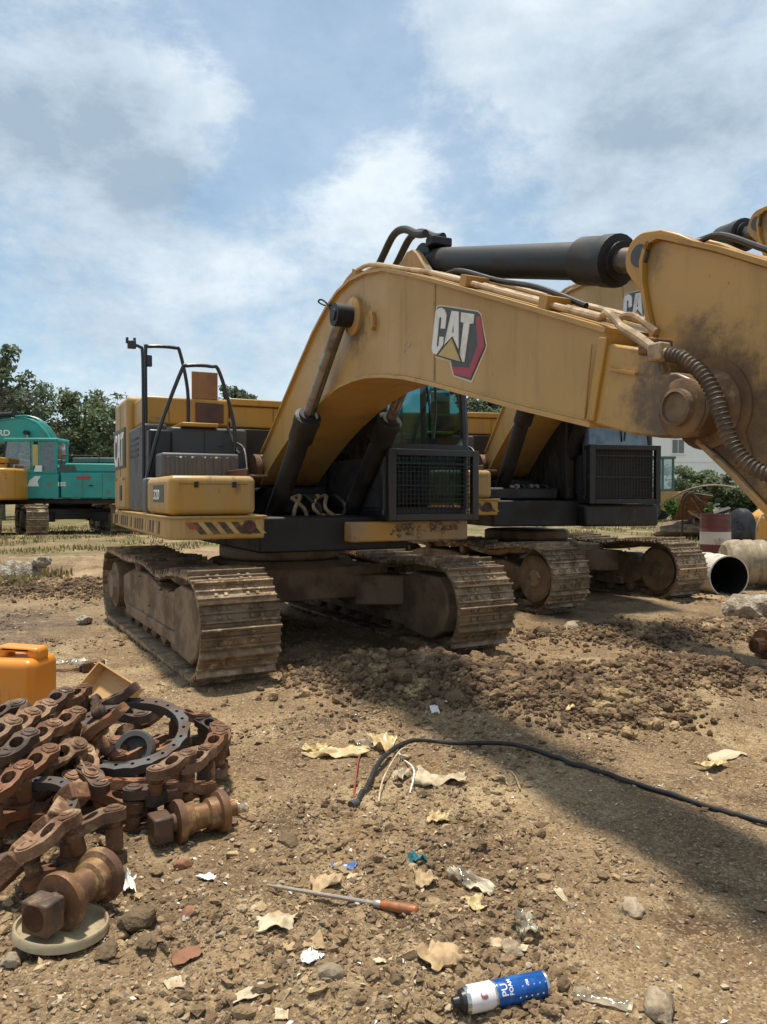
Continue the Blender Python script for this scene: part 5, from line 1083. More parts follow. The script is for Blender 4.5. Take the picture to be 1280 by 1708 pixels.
def far_cab():
    root = empty('wheel_loader', (12.95, 37, .36), .12, 'far machine with a green glazed cab on a yellow chassis', 'loader')
    MB().box(-.9, 1.3, -.6, 1.6, .55, 1.42).build('chassis', 'yellow_dirty', root, bevel=.05); MB().box(1.1, 2.2, -.3, 1.3, .7, 1.25).build('nose', 'rust_bright', root, bevel=.05)
    c = MB().box(-.75, .85, -.55, .9, 1.43, 1.56).build('cab', 'green_cab', root, bevel=.02); MB().box(-.8, .9, -.6, .95, 2.98, 3.1).build('cab_roof', 'green_cab', c, bevel=.02)
    for x in (-.7, -.05, .28, .8):
        for y in (-.5, .85): MB().box(x - .045, x + .045, y - .045, y + .045, 1.56, 2.98).build('cab_post', 'green_cab', c)
    for x0, x1 in ((-.66, -.1), (0, .23), (.33, .75)): MB().box(x0, x1, -.51, -.50, 1.58, 2.96).build('pane', 'glass_clear', c)
    MB().box(-.66, .75, .85, .86, 1.58, 2.96).build('pane', 'glass_clear', c); MB().box(-.2, .4, 0, .5, 1.56, 2.3).build('seat', 'seat_fabric', c, bevel=.04)
    for x in (-.5, 1.2):
        for y in (-.7, 1.6): MB().lathe([(.2, -.2), (.5, -.2), (.55, -.14), (.55, .14), (.5, .2), (.2, .2)], (x, y, .55), (0, 1, 0), 24).build('wheel', 'rubber', root)
far_cab()
# ------------------------------------------------------------------ heap of rusty track chain at the left
def link_mesh(mat):
    up = [(-.056, 0)] + arc(0, 0, .056, 165, 80, 5) + [(.05, .050), (.10, .068), (.15, .060)] + arc(.2, 0, .054, 95, 15, 5) + [(.254, 0)]
    lo = [(.254, 0)] + arc(.2, 0, .054, -15, -95, 5) + [(.15, -.046), (.10, -.050), (.05, -.062)] + arc(0, 0, .056, -80, -165, 5) + [(-.056, 0)]
    wt = arc(.102, .004, .034, 0, 180, 8); wb = arc(.102, -.004, .034, 180, 360, 8)
    m = MB()
    m.prism(up + [(.143, 0)] + wt + [(.061, 0)], -.024, .024, 'z'); m.prism(lo + [(.061, 0)] + wb + [(.143, 0)], -.024, .024, 'z')
    m.lathe([(.047, .0), (.047, .028), (.040, .033), (.031, .034), (.029, .039), (.012, .040), (0, .037)], (0, 0, 0), (0, 0, 1), 16)
    m.lathe([(.043, 0), (.043, .030), (.026, .031), (.024, .012), (0, .012)], (.2, 0, 0), (0, 0, 1), 14)
    v = []
    for x, y, z in m.v:
        t = min(1, max(0, (x - .06) / .09)); t = t * t * (3 - 2 * t); v.append((x * .86, y * .76, (z - .030 * t) * .9))
    m.v = v; return m.mesh('link', mat, 24)
LINKS = [link_mesh('rust'), link_mesh('rust_dusty'), link_mesh('rust_dark')]
BUSH = MB().lathe([(.026, -.175), (.026, -.14), (.034, -.135), (.034, -.05), (.026, -.045), (.026, 0)], (0, 0, 0), (0, 0, 1), 14).mesh('bushing', 'rust', 40)
def chain(label, path, seed, roll=0.0, mat=1, step=.170, wob=.15, jz=.018):
    r = random.Random(seed); p = smooth_path(path, 12); L = [0]
    for i in range(1, len(p)): L.append(L[-1] + (p[i] - p[i - 1]).length)
    n = max(2, int(L[-1] / step)); q = []
    for k in range(n + 1):
        t = min(k * step, L[-1] - 1e-6); j = max(i for i in range(len(L)) if L[i] <= t); j = min(j, len(p) - 2); q.append(p[j].lerp(p[j + 1], (t - L[j]) / max(1e-6, L[j + 1] - L[j])))
    base = q[0].copy(); base.z = 0
    root = empty('track_chain', base, 0, label, 'track chain', 'rusty track chains in the heap')
    for k in range(n):
        d = q[k + 1] - q[k]; a = math.atan2(d.y, d.x); pt = -math.atan2(d.z, math.hypot(d.x, d.y))
        M = Matrix.Translation(q[k] - base + Vector((0, 0, r.gauss(0, jz)))) @ Matrix.Rotation(a + r.gauss(0, wob * .4), 4, 'Z') @ Matrix.Rotation(pt + r.gauss(0, .02), 4, 'Y') @ Matrix.Rotation(roll + r.gauss(0, wob), 4, 'X')
        link('link', LINKS[mat if r.random() < .62 else r.choice((1 - mat, 2))], root, M)
        link('link', LINKS[r.choice((0, 2))], root, M @ Matrix.Translation((0, 0, -.172)) @ Matrix.Rotation(math.pi, 4, 'X'))
        link('bushing', BUSH, root, M)
        link('bushing', BUSH, root, M @ Matrix.Translation((.172, 0, -.03)) @ Matrix.Diagonal((.9, .9, .85, 1)))
    return root
def PP(l): return [P(*t) for t in l]
chain('track chain curving along the right side of the heap behind the short roller', PP([(292, 1196, .26), (350, 1200, .27), (372, 1228, .27), (335, 1262, .28), (262, 1283, .29), (195, 1290, .29)]), 1)
chain('track chain along the front of the heap, above the fallen roller', PP([(140, 1300, .20), (190, 1325, .19), (262, 1322, .18), (345, 1304, .17), (392, 1292, .17)]), 2, mat=0)
chain('uppermost track chain of the heap, just below the orange can', PP([(140, 1152, .46), (88, 1172, .47), (30, 1205, .47), (-30, 1235, .46)]), 3, roll=-.15)
chain('second track chain from the top of the heap, bosses facing up', PP([(128, 1192, .44), (80, 1212, .44), (20, 1243, .43), (-40, 1272, .42)]), 4, roll=-.25)
chain('buried track chain low at the left edge of the heap', PP([(128, 1238, .36), (70, 1262, .36), (10, 1300, .34), (-40, 1330, .32)]), 5, roll=-.3, mat=0)
chain('short upright piece of track chain beside the folded bar', PP([(190, 1362, .24), (140, 1372, .24), (85, 1395, .23), (40, 1425, .2)]), 6, roll=.08)
chain('track chain underneath the upper ones at the left', PP([(150, 1235, .24), (80, 1265, .25), (10, 1290, .25), (-60, 1310, .25)]), 7, mat=0)
chain('track chain lying flat below the gear ring', PP([(305, 1240, .21), (250, 1248, .21), (190, 1262, .21), (120, 1285, .20)]), 8, mat=0)
chain('track chain at the back of the heap behind the ring', PP([(150, 1180, .27), (90, 1200, .28), (20, 1215, .28), (-50, 1220, .28)]), 9)
chain('piece of track chain seen through the leaning ring', PP([(285, 1222, .15), (235, 1226, .16), (180, 1240, .16), (140, 1250, .16)]), 12, roll=.2)
chain('track chain wedged under the front of the heap at the left', PP([(120, 1330, .15), (70, 1345, .16), (10, 1365, .16), (-50, 1380, .15)]), 13, mat=0)
chain('track chain bent round the left of the leaning ring', PP([(140, 1205, .30), (150, 1240, .29), (135, 1275, .27), (165, 1300, .22)]), 14, roll=-.2)
chain('track chain half buried between the rings', PP([(120, 1300, .22), (160, 1318, .18), (215, 1308, .2), (265, 1290, .22)]), 15, roll=.25, mat=0)
r_ = random.Random(5)
for k in range(18):
    p_ = P(r_.uniform(-10, 250), r_.uniform(1285, 1360), .0); zt = .27 if p_.x < -1.45 else .17
    o = empty('chain_link', (p_.x, p_.y, zt + r_.uniform(0, .10)), r_.uniform(0, 6.28), 'loose rusty link tossed on the chain heap', 'chain link', 'loose links on the heap'); o.rotation_euler = (r_.gauss(0, .5), r_.gauss(0, .35), r_.uniform(0, 6.28))
    link('plate', LINKS[k % 3], o)
    if k % 3 == 0: link('pin', BUSH, o)
def ring_mesh(m, R, r, h, n, hole, teeth=0.0):
    """flat ring with bolt holes: n sectors, eight-sided holes"""
    for k in range(n):
        a0, a1 = 2 * math.pi * k / n, 2 * math.pi * (k + 1) / n; am = (a0 + a1) / 2; rm = (R + r) / 2
        B = [(R, a0), (R + teeth, am), (R, a1), (rm, a1), (r, a1), (r, am), (r, a0), (rm, a0)]; bp = [(q * math.cos(t), q * math.sin(t)) for q, t in B]; cx, cy = rm * math.cos(am), rm * math.sin(am)
        hp = []
        for (x, y) in bp:
            d = math.hypot(x - cx, y - cy); hp.append((cx + (x - cx) / d * hole, cy + (y - cy) / d * hole))
        vs = [(x, y, h) for x, y in bp] + [(x, y, h) for x, y in hp] + [(x, y, 0) for x, y in bp] + [(x, y, 0) for x, y in hp]; fs = []
        for i in range(8):
            j = (i + 1) % 8; fs += [(i, j, 8 + j, 8 + i), (16 + j, 16 + i, 24 + i, 24 + j), (8 + i, 8 + j, 24 + j, 24 + i)]
            if i in (0, 1, 4, 5): fs.append((j, i, 16 + i, 16 + j))
        m.add(vs, fs)
    return m
def gear_ring():
    o = ring_mesh(MB(), .295, .245, .05, 22, .010, .008).build('gear_ring', 'iron_grey', None, None, smooth=30)
    c = P(218, 1232, .26); o.matrix_world = Matrix.Translation(c) @ Matrix.Rotation(math.radians(-14), 4, 'Z') @ Matrix.Rotation(math.radians(18), 4, 'X') @ Matrix.Rotation(math.radians(8), 4, 'Y'); tag(o, 'grey iron ring with a row of bolt holes leaning in the heap', 'ring')
    c2 = P(20, 1378, .17); o2 = ring_mesh(MB(), .27, .225, .04, 22, .009).build('gear_ring', 'iron_grey', None, None, smooth=30); o2.matrix_world = Matrix.Translation(c2) @ Matrix.Rotation(math.radians(16), 4, 'X') @ Matrix.Rotation(math.radians(-8), 4, 'Y'); tag(o2, 'second iron ring half out of frame below the chains', 'ring')
    c3 = P(228, 1255, .20); o3 = MB().lathe([(.03, 0), (.095, 0), (.105, .015), (.105, .05), (.095, .062), (.07, .062), (.066, .03), (.03, .03)], (0, 0, 0), (0, 0, 1), 28).build('bearing_cup', 'iron_grey'); o3.matrix_world = Matrix.Translation(c3) @ Matrix.Rotation(math.radians(58), 4, 'X'); tag(o3, 'small round steel cup inside the leaning ring', 'bearing')
gear_ring()
def folded_bar():
    pts = [(-12, 1478, .06), (30, 1432, .15), (62, 1405, .13), (92, 1372, .22), (108, 1345, .20), (132, 1318, .28)]
    q = [P(*t) for t in pts]; base = Vector((q[0].x, q[0].y, 0)); root = empty('folded_bar', base, 0, 'thick rusty bar folded in a zigzag across the left of the heap', 'scrap bar')
    for i in range(len(q) - 1):
        a, b = q[i] - base, q[i + 1] - base; d = (b - a); ln = d.length; R = d.to_track_quat('X', 'Z').to_matrix().to_4x4()
        MB().prism([(-.01, -.035), (ln + .01, -.045), (ln + .012, .035), (ln * .5, .05), (-.012, .04)], -.045, .045, 'y', Matrix.Translation(a) @ R @ Matrix.Rotation(.5 if i % 2 else -.4, 4, 'X')).build('segment', 'rust_dusty' if i % 2 else 'rust', root, bevel=.008)
folded_bar()
def roller(a, b, label, bracket=True, rad=.088):
    a, b = Vector(a), Vector(b); d = (b - a).normalized(); ln = (b - a).length; base = Vector((a.x, a.y, 0)); root = empty('track_roller', base, 0, label, 'roller', 'loose bottom rollers'); R = rad
    prof = [(.0, 0), (R * .55, 0), (R * .55, .02), (R * 1.32, .022), (R * 1.36, .035), (R * 1.3, .055), (R * 1.02, .062), (R * .98, ln * .34), (R * .80, ln * .37), (R * .78, ln * .60), (R * .98, ln * .63), (R * 1.02, ln - .062), (R * 1.3, ln - .055), (R * 1.36, ln - .035), (R * 1.32, ln - .022), (R * .5, ln - .02), (R * .5, ln + .03), (0, ln + .03)]
    o = MB().lathe(prof, a - base, d, 32).build('body', 'rust_bright', root)
    t = a - base; R_ = d.to_track_quat('X', 'Z').to_matrix().to_4x4()
    if bracket:
        MB().box(-.085, .0, -.055, .055, -.06, .05, Matrix.Translation(t) @ R_).build('collar', 'rust_dark', root, bevel=.008)
        MB().cyl(t - d * .085, t - d * .0, R * .62, 20).build('shaft', 'rust', root)
    return root
roller(P(284, 1374, .09), P(382, 1350, .09), 'rusty flanged roller lying at the foot of the chain heap', rad=.070)
roller(P(88, 1512, .125), P(180, 1452, .125), 'rusty flanged roller in the left foreground, end resting on a round lid', rad=.074)
roller(Vector((3.52, 7.12, .14)), Vector((3.95, 7.25, .15)), 'rusty roller cut by the right edge', rad=.11)
def lid():
    c = G(102, 1560); o = MB().lathe([(0, .012), (.135, .012), (.142, .016), (.146, .034), (.152, .036), (.156, .03), (.156, .004), (.15, 0), (0, 0)], (0, 0, 0), (0, 0, 1), 48).build('round_lid', 'lid_cream'); o.matrix_world = Matrix.Translation((c.x, c.y, c.z + .012)) @ Matrix.Rotation(.08, 4, 'Y') @ Matrix.Rotation(-.05, 4, 'X'); tag(o, 'dusty round metal lid with a raised rim under the near roller', 'lid')
lid()
def jerrycan():
    g = P(28, 1218, .0); root = empty('jerrycan', (g.x - .03, g.y, gz(g.x, g.y) + .02), math.radians(-8), 'orange plastic jerrycan standing behind the heap, cut by the left edge', 'jerrycan')
    b = MB().box(-.22, .22, -.15, .15, 0, .42); b.build('body', 'orange_plastic', root, bevel=.05, seg=5)
    for k in range(6): MB().box(-.16 + k * .055, -.135 + k * .055, -.153, -.148, .06, .25).build('moulded_rib', 'orange_plastic', root, bevel=.004)
    MB().prism([(-.07, .405), (-.06, .485), (.205, .475), (.215, .405), (.14, .405), (.13, .445), (.0, .45), (-.005, .405)], -.06, .06).build('handle', 'orange_plastic', root, bevel=.022, seg=3)
    MB().lathe([(.05, 0), (.05, .03), (.042, .034), (.042, .06), (0, .06)], (-.13, 0, .43), (0, 0, 1), 20).build('cap', 'orange_plastic', root)
    root.scale = (1.08, 1.08, 1.12)
jerrycan()
def wooden_tray():
    c = P(182, 1150, .20); root = empty('wooden_tray', c, 0, 'open pine tray tipped over behind the heap', 'tray'); root.rotation_euler = (math.radians(48), math.radians(14), math.radians(-36))
    w_, d_, h, t = .20, .105, .10, .012
    MB().box(-w_, w_, -d_, d_, -h / 2, -h / 2 + t).build('base', 'pine_wood', root)
    MB().box(-w_, w_, -d_ - t, -d_, -h / 2, h / 2).build('side', 'pine_wood', root); MB().box(-w_, w_, d_, d_ + t, -h / 2, h / 2).build('side', 'pine_wood', root)
    MB().box(-w_ - t, -w_, -d_ - t, d_ + t, -h / 2, h / 2).build('end', 'pine_wood', root); MB().box(w_, w_ + t, -d_ - t, d_ + t, -h / 2, h / 2).build('end', 'pine_wood', root)
wooden_tray()
def clevis():
    c = G(160, 1118); root = empty('clevis', (c.x, c.y, c.z), .7, 'small rusty clevis block beyond the pine tray', 'clevis'); MB().box(-.06, .07, -.05, .05, .0, .09).build('block', 'rust', root, bevel=.012); MB().box(-.13, -.06, -.05, -.025, .0, .085).box(-.13, -.06, .025, .05, .0, .085).build('fork', 'rust', root, bevel=.008)
clevis()

# ------------------------------------------------------------------ cable, tools, litter
def on_ground(pts, lift):
    out = []
    for p in pts:
        q = G(p[0], p[1]); out.append((q.x, q.y, q.z + lift + (p[2] if len(p) > 2 else 0)))
    return out
def settle(pts, lift):
    p = smooth_path(pts, 8); return [Vector((q.x, q.y, max(q.z, gz(q.x, q.y) + lift))) for q in p]
cp_ = on_ground([(596, 1344), (612, 1318), (640, 1276, .03), (690, 1250, .04), (760, 1249, .02), (860, 1252, .02), (960, 1280), (1080, 1318), (1180, 1350), (1290, 1380), (1420, 1410)], .014)
ca = MB().tube(settle(cp_, .012), .0135, 10).build('cable', 'rubber'); tag(ca, 'black cable snaking over the soil to the right edge', 'cable')
MB().cyl(cp_[0], Vector(cp_[0]) + Vector((-.03, -.035, .0)), .022, 12).build('end_cap', 'dark_grey', ca)
def rod():
    a = G(445, 1485); b = G(697, 1530); a.z += .02; b.z = gz(b.x, b.y) + .022; d = b - a; base = Vector((a.x, a.y, 0)); root = empty('pry_bar', base, 0, 'long steel bar with a worn orange handle lying in the foreground', 'tool')
    A = a - base; MB().tube([A, A + d * .1, A + d * .735], [.004, .0075, .0085], 10).build('shaft', 'steel_rod', root)
    MB().tube([A + d * .725, A + d * .735, A + d * .765, A + d * .775], [.011, .015, .015, .012], 12).build('ferrule', 'steel_rod', root)
    MB().tube([A + d * .77, A + d * .79, A + d * .86, A + d * .95, A + d * .99, A + d * 1.0], [.012, .0165, .0175, .0185, .017, .010], 14).build('handle', 'handle_orange', root)
rod()
def spray_can():
    a = G(772, 1690); b = G(912, 1655); a.z = gz(a.x, a.y); d = Vector((b.x - a.x, b.y - a.y, 0)); ln = .245; d = d.normalized(); r_ = .034
    c0 = Vector((a.x, a.y, max(gz(a.x, a.y), gz(a.x + d.x * .2, a.y + d.y * .2)) + r_ - .004)); root = empty('spray_can', c0, math.atan2(d.y, d.x), 'blue and white spray can lying at the bottom edge', 'can')
    X = (1, 0, 0)
    MB().lathe([(0, .012), (.022, .012), (.026, .0), (.030, .004), (.0335, .014), (.0335, .016)], (0, 0, 0), X, 32).build('base_rim', 'can_metal', root)
    MB().lathe([(.010, -.03), (.014, -.028), (.016, -.012), (.027, -.006), (.030, .004)], (0, 0, 0), X, 24).build('nozzle', 'black_paint', root)
    MB().lathe([(.0335, .014), (r_, .018), (r_, .083), (.0335, .084)], (0, 0, 0), X, 40).build('white_label', 'can_white', root)
    MB().lathe([(.0335, .084), (.0345, .086), (.0345, .090), (.0335, .092)], (0, 0, 0), X, 40).build('band', 'can_metal', root)
    MB().lathe([(.0335, .092), (r_, .094), (r_, ln - .012), (.0335, ln - .010)], (0, 0, 0), X, 40).build('blue_label', 'can_blue', root)
    MB().lathe([(.0335, ln - .010), (.0345, ln - .008), (.0345, ln - .003), (.030, ln), (.02, ln - .01), (0, ln - .012)], (0, 0, 0), X, 40).build('end_rim', 'can_metal', root)
    def wrap(me, x0, ang, mat, nm, flip=False):
        for v in me.vertices:
            t = v.co.y / r_ + ang; rr = r_ + .0006 + v.co.z; v.co = (x0 + v.co.x, -rr * math.cos(t), rr * math.sin(t))
        finish(me, mat, None); return link(nm, me, root)
    def vert(txt, size, x0, ang, mat):
        me = text_mesh(txt, size, .0003, .0004)
        for v in me.vertices: v.co = (-v.co.y + size * .72, v.co.x, v.co.z)
        return wrap(me, x0, ang, mat, 'lettering')
    vert('PU', .026, .100, .30, 'can_white'); vert('FOAM', .015, .123, .30, 'can_white'); vert('750', .010, .175, .75, 'can_white')
    ar = MB()
    for k in range(3):
        pts = arc(0, 0, .011 - k * .0032, 150 + k * 30, 330 + k * 20, 12); inn = arc(0, 0, .009 - k * .0032, 330 + k * 20, 150 + k * 30, 12)
        ar.prism([(x, y) for x, y in pts + inn], 0, .0006, 'z')
    wrap(ar.mesh('emblem', 'print_red', None), .052, .72, 'print_red', 'emblem')
    for k in range(5): 
        pl = MB().prism([(0, -.006), (.004, -.006), (.016, .022), (.012, .022)], 0, .0004, 'z').mesh('flash', 'can_white', None); me = pl; wrap(me, .150 + k * .017, .15, 'blue_film', 'flash')
    root.scale = (1.12, 1.12, 1.12)
spray_can()
SHEETS = 0
def sheet(px, py, w_, h, rot, mat, seed, label, cat, name='paper_scrap', amp=.02, curl=0.0, rag=.18, group=None, lift=.006, tilt=(0, 0)):
    r = np.random.default_rng(seed); n, m = 15, 11; u, v = np.meshgrid(np.linspace(-1, 1, n), np.linspace(-1, 1, m))
    ex = 1 + rag * (fbm(v * 2.1 + seed, np.full_like(v, seed * 1.7), 4) - .5) * 2; ey = 1 + rag * (fbm(u * 2.1 + seed * 2.3, np.full_like(v, 4.1), 4) - .5) * 2
    x = u * w_ / 2 * ex; y = v * h / 2 * ey; a = seed * .37
    f = fbm(u * 1.4 + seed * 3.1, v * 1.4 + 7, 4, .55) - .5; rdg = np.abs(fbm(u * 1.9 + seed, v * 1.9 + 3, 3) - .5) * 2
    z = amp * (f * 2.2 + rdg * 1.2) + curl * (u ** 2) * h
    z -= z.min() - lift
    c = G(px, py); ca, sa = math.cos(rot), math.sin(rot)
    z = z + x * tilt[0] + y * tilt[1]
    wx, wy = c.x + x * ca - y * sa, c.y + x * sa + y * ca
    g = lowland(wx, wy) + mound(wx, wy) * .9; gd = height(wx, wy); zz = np.maximum(gd * .75 + (g + .008) * .25 + z * .85 - .006, gd - .004)
    V = np.stack([wx - c.x, wy - c.y, zz - c.z], -1).reshape(-1, 3)
    F = [(j * n + i, j * n + i + 1, (j + 1) * n + i + 1, (j + 1) * n + i) for j in range(m - 1) for i in range(n - 1)]
    me = bpy.data.meshes.new(name); me.from_pydata(V.tolist(), [], F); finish(me, mat, 60); o = link(name, me); o.location = c
    s = o.modifiers.new('solid', 'SOLIDIFY'); s.thickness = .0015; s.offset = 0
    return tag(o, label, cat, group)
sheet(560, 1262, .34, .10, .05, 'film_yellow', 1, 'yellowed torn film at the bend of the cable, left piece', 'plastic film', 'torn_film', .05, rag=.4)
sheet(640, 1245, .16, .20, .4, 'film_yellow', 2, 'yellowed film standing up beside the cable bend', 'plastic film', 'torn_film', .07, rag=.4)
sheet(735, 1303, .26, .12, -.2, 'paper', 3, 'crumpled pale rag below the cable', 'rag', 'rag', .05, rag=.35)
sheet(727, 1188, .06, .09, .3, 'white_plastic', 4, 'small white sheet standing in the clod heap', 'paper', amp=.006, rag=.08, tilt=(0, .9))
sheet(950, 1172, .12, .07, .1, 'film_yellow', 5, 'pale yellow scrap on the right flank of the clod heap', 'paper', amp=.02, rag=.3)
sheet(344, 1466, .075, .055, -.2, 'white_plastic', 6, 'bright white shard in front of the chain heap', 'plastic shard', 'plastic_shard', .012, rag=.3)
sheet(212, 1478, .05, .13, .5, 'white_plastic', 7, 'white plastic rag beside the near roller', 'rag', 'rag', .03, rag=.4)
sheet(461, 1546, .13, .075, .05, 'paper', 8, 'cream paper piece left of centre, below the steel bar', 'paper', amp=.02, rag=.3)
sheet(508, 1578, .13, .07, .35, 'card', 9, 'curled tan card piece below the steel bar', 'card', 'card_scrap', .012, curl=.25, rag=.12)
sheet(545, 1475, .11, .07, .2, 'card', 10, 'folded tan paper above the steel bar', 'paper', amp=.03, rag=.25)
sheet(575, 1452, .10, .045, -.25, 'blue_film', 11, 'blue packet end beside a pale sachet', 'packet', 'packet', .012, rag=.15)
sheet(592, 1464, .06, .035, -.25, 'paper', 12, 'pale sachet lying against the blue packet', 'packet', 'packet', .006, rag=.08)
sheet(697, 1436, .07, .04, .1, 'teal_film', 13, 'crumpled teal wrapper right of the blue packet', 'wrapper', 'wrapper', .03, rag=.35)
sheet(710, 1470, .08, .08, .4, 'card', 14, 'tan crumpled paper under the teal wrapper', 'paper', amp=.03, rag=.35)
sheet(785, 1478, .05, .22, .75, 'film_haze', 15, 'milky strip of plastic right of the teal wrapper', 'plastic film', 'torn_film', .035, rag=.3)
sheet(795, 1512, .07, .06, .3, 'film_yellow', 16, 'small yellow flap under the milky strip', 'paper', amp=.012, rag=.3)
sheet(880, 1552, .08, .07, .2, 'film_haze', 17, 'clear crumpled film above the spray can', 'plastic film', 'torn_film', .05, rag=.45)
sheet(850, 1588, .12, .05, -.1, 'paper', 18, 'broken cream flake above the spray can', 'paper', amp=.02, rag=.2)
sheet(735, 1602, .14, .10, .7, 'card', 19, 'torn brownish paper shreds left of the spray can', 'paper', amp=.03, rag=.4)
sheet(415, 1662, .10, .035, .45, 'paper', 20, 'narrow cream card at the bottom left', 'card', 'card_scrap', .008, rag=.15)
sheet(470, 1692, .04, .035, .1, 'paper', 21, 'tiny cream chip at the bottom edge', 'card', 'card_scrap', .006, rag=.15)
sheet(112, 1662, .05, .03, .5, 'paper', 22, 'cream flake at the lower left corner', 'paper', amp=.008, rag=.2)
sheet(312, 1598, .09, .06, .2, 'brick_red', 23, 'thin reddish flake in the lower left', 'shard', 'shard', .01, rag=.25)
sheet(940, 1500, .03, .07, .6, 'paper', 24, 'slim pale chip upright in the soil on the right', 'card', 'card_scrap', .01, rag=.15, tilt=(0, .5))
sheet(130, 1118, .42, .16, .1, 'film_haze', 25, 'whitish plastic sheet between jerrycan and pine tray', 'plastic film', 'torn_film', .07, rag=.4, lift=.02)
sheet(1185, 1282, .18, .06, .3, 'film_yellow', 26, 'yellowish leaf-like scrap right of the cable', 'paper', amp=.03, rag=.4)
sheet(730, 1368, .10, .07, .1, 'film_yellow', 27, 'withered leaf under the cable at mid right', 'leaf', 'dry_leaf', .03, rag=.5)
sheet(1195, 1050, .3, .08, .1, 'card', 28, 'orange dry scrap before the pale boulder', 'paper', amp=.06, rag=.4)
sheet(1215, 1258, .22, .09, .2, 'paper', 29, 'dusty pale sheet half buried at mid right', 'paper', amp=.012, rag=.3)
sheet(525, 1250, .16, .07, .5, 'film_yellow', 41, 'loose yellowed strip at the left end of the torn film', 'plastic film', 'torn_film', .03, rag=.5)
sheet(600, 1250, .14, .05, -.3, 'film_haze', 42, 'milky film fold between the yellowed pieces', 'plastic film', 'torn_film', .04, rag=.5)
sheet(668, 1300, .10, .06, .9, 'paper', 43, 'dirty white wad under the cable bend', 'rag', 'rag', .04, rag=.5)
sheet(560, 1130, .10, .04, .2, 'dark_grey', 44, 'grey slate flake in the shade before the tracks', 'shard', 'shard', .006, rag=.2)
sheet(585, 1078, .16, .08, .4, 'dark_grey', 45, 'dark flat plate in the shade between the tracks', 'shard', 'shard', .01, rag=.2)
sheet(290, 1640, .05, .08, .5, 'paper', 46, 'ribbed cream flake at the bottom left', 'card', 'card_scrap', .008, rag=.2)
sheet(640, 1604, .06, .03, .2, 'paper', 47, 'thin cream curl in the soil near the bottom centre', 'paper', amp=.008, rag=.3)
sheet(520, 1600, .07, .05, .9, 'white_plastic', 48, 'small white film shred under the curled card', 'plastic film', 'torn_film', .012, rag=.5)
def sachet():
    c = G(1003, 1672); root = empty('clear_sachet', (c.x, c.y, c.z + .012), math.radians(-24), 'clear flat plastic sachet right of the spray can', 'sachet'); n, m = 17, 9; u, v = np.meshgrid(np.linspace(-1, 1, n), np.linspace(-1, 1, m)); f = fbm(u * 2 + 3, v * 2, 4) - .5
    for s, nm in ((1, 'front_film'), (-1, 'back_film')):
        z = s * .009 * (1 - u ** 6) * (1 - v ** 4) + .02 * f; V = np.stack([u * .085, v * .026, z], -1).reshape(-1, 3); F = [(j * n + i, j * n + i + 1, (j + 1) * n + i + 1, (j + 1) * n + i) for j in range(m - 1) for i in range(n - 1)]
        me = bpy.data.meshes.new(nm); me.from_pydata(V.tolist(), [], F); finish(me, 'film_clear', 60); link(nm, me, root)
    MB().box(.08, .092, -.026, .026, -.004, .004).build('seal', 'film_haze', root)
sachet()
def bottle():
    a = G(372, 1352); root = empty('plastic_bottle', (a.x + .02, a.y, a.z + .03), math.radians(-20), 'small clear bottle with a yellow tint beside the fallen roller', 'bottle')
    MB().lathe([(0, 0), (.024, .0), (.028, .008), (.028, .07), (.022, .09), (.012, .10), (.012, .115), (0, .115)], (0, 0, 0), (1, 0, -.1), 24).build('body', 'film_clear', root); MB().lathe([(.0285, .02), (.029, .022), (.029, .055), (.0285, .057)], (0, 0, 0), (1, 0, -.1), 24).build('label', 'film_yellow', root)
bottle()
# threads and roots
for k, (pts, lb) in enumerate([([(632, 1340), (640, 1310, .03), (668, 1268, .05), (690, 1250)], 'pale frayed string hanging from the cable bend'), ([(852, 1290), (860, 1300, .01), (868, 1318)], 'short pale root right of the cable bend'), ([(600, 1262), (596, 1290, .03), (590, 1330)], 'thin red thread left of the cable'), ([(660, 1262), (690, 1290, .02), (684, 1325)], 'white cord drooping under the film'), ([(790, 1085), (800, 1095, .01), (812, 1100)], 'pale splinter by the right track'), ([(815, 1078), (840, 1078), (865, 1076)], 'flat pale splinter at the foot of the right track'), ([(625, 1100), (632, 1118)], 'pale twig left of the clod heap')]):
    tag(MB().tube(settle(on_ground(pts, .006), .004), .0045, 6).build('string' if k not in (4, 5, 6) else 'splinter', ['paper', 'card', 'stripe_red', 'white_plastic', 'paper', 'paper', 'card'][k]), lb, 'string' if k not in (4, 5, 6) else 'splinter')
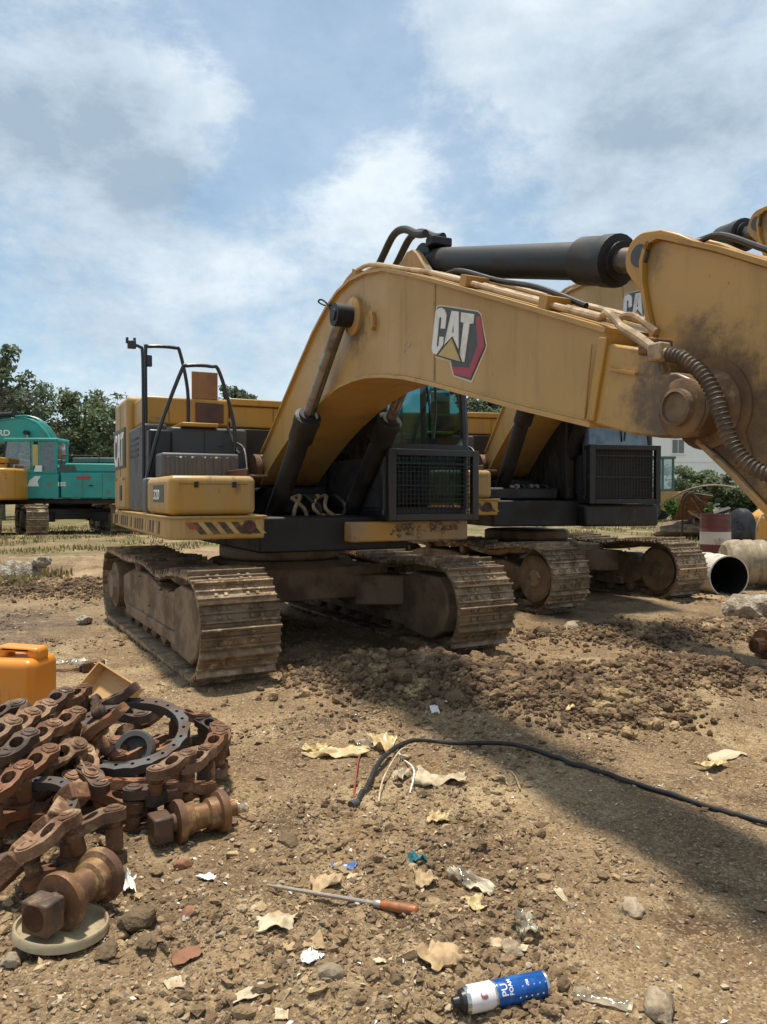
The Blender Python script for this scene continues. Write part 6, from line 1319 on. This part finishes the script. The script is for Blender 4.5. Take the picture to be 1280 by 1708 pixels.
# stones one can tell apart
ST = [(548, 1632, .10, 'stone', 'tan stone left of the paper shreds at the bottom'), (1055, 1522, .10, 'stone', 'pale angular stone right of centre in the foreground'), (852, 1590, .08, 'stone', 'cream stone under the broken flake'), (305, 1448, .075, 'brick_red', 'reddish stone before the chain heap'), (315, 1528, .06, 'brick_red', 'orange brick crumb near the near roller'),
      (235, 1540, .13, 'clod', 'big dark clod right of the near roller'), (180, 1590, .09, 'clod', 'brown clod beside the round lid'), (480, 1410, .11, 'clod', 'dark clod between the rollers and the blue packet'), (905, 1135, .16, 'clod', 'large upright clod at the crest of the heap'), (245, 1580, .08, 'clod', 'rough clod in front of the near roller'),
      (265, 1388, .04, 'pale_rock', 'white pebble under the fallen roller'), (310, 1535, .045, 'pale_rock', 'pale flat pebble near the orange crumb'), (20, 1608, .07, 'stone', 'tan stone at the lower left edge'), (1100, 1690, .12, 'stone', 'tan stone at the bottom right'), (1010, 1145, .14, 'clod', 'round clod right of the heap crest'),
      (68, 942, .34, 'pale_rock', 'pale rock on the ground left of the tracks'), (140, 1040, .20, 'pale_rock', 'grey flat stone left of the track'), (905, 1060, .22, 'clod', 'clod right of the front right track'), (955, 1052, .24, 'stone', 'pale lump between the two machines'), (1175, 1120, .16, 'clod', 'clod on the right ridge of soil'), (1145, 1095, .18, 'clod', 'broken clod near the right ridge'), (675, 1130, .15, 'clod', 'dark clod on the left of the heap'), (760, 1165, .13, 'clod', 'dark clod at the middle of the heap')]
for k, (px, py, s, mt, lb) in enumerate(ST):
    g = G(px, py); lump('stone' if mt != 'clod' else 'earth_clod', (g.x, g.y, g.z - s * .12), (s, s * .8, s * .62), mt, 50 + k, lb, 'stone' if mt != 'clod' else 'clod', .28, k * 1.3, None, ICO3, 2.6)
def chips():
    for k, (n, sz, mt, nm, lb) in enumerate(((1500, .0085, 'paper', 'litter_chips', 'small pale scraps of paper and bark strewn over the soil'), (500, .014, 'card', 'bark_chips', 'tan chips of wood and bark strewn over the soil'), (260, .010, 'white_plastic', 'plastic_chips', 'tiny white plastic shreds strewn over the soil'))):
        p, r = sample(n, 77 + k, 1.8, 11, .6, .4)
        me = leaves_mesh(nm, p + np.array([0, 0, .006]), sz, mt, 5 + k, 1.6, .55); tag(link(nm, me), lb, None, None, 'stuff')
chips()
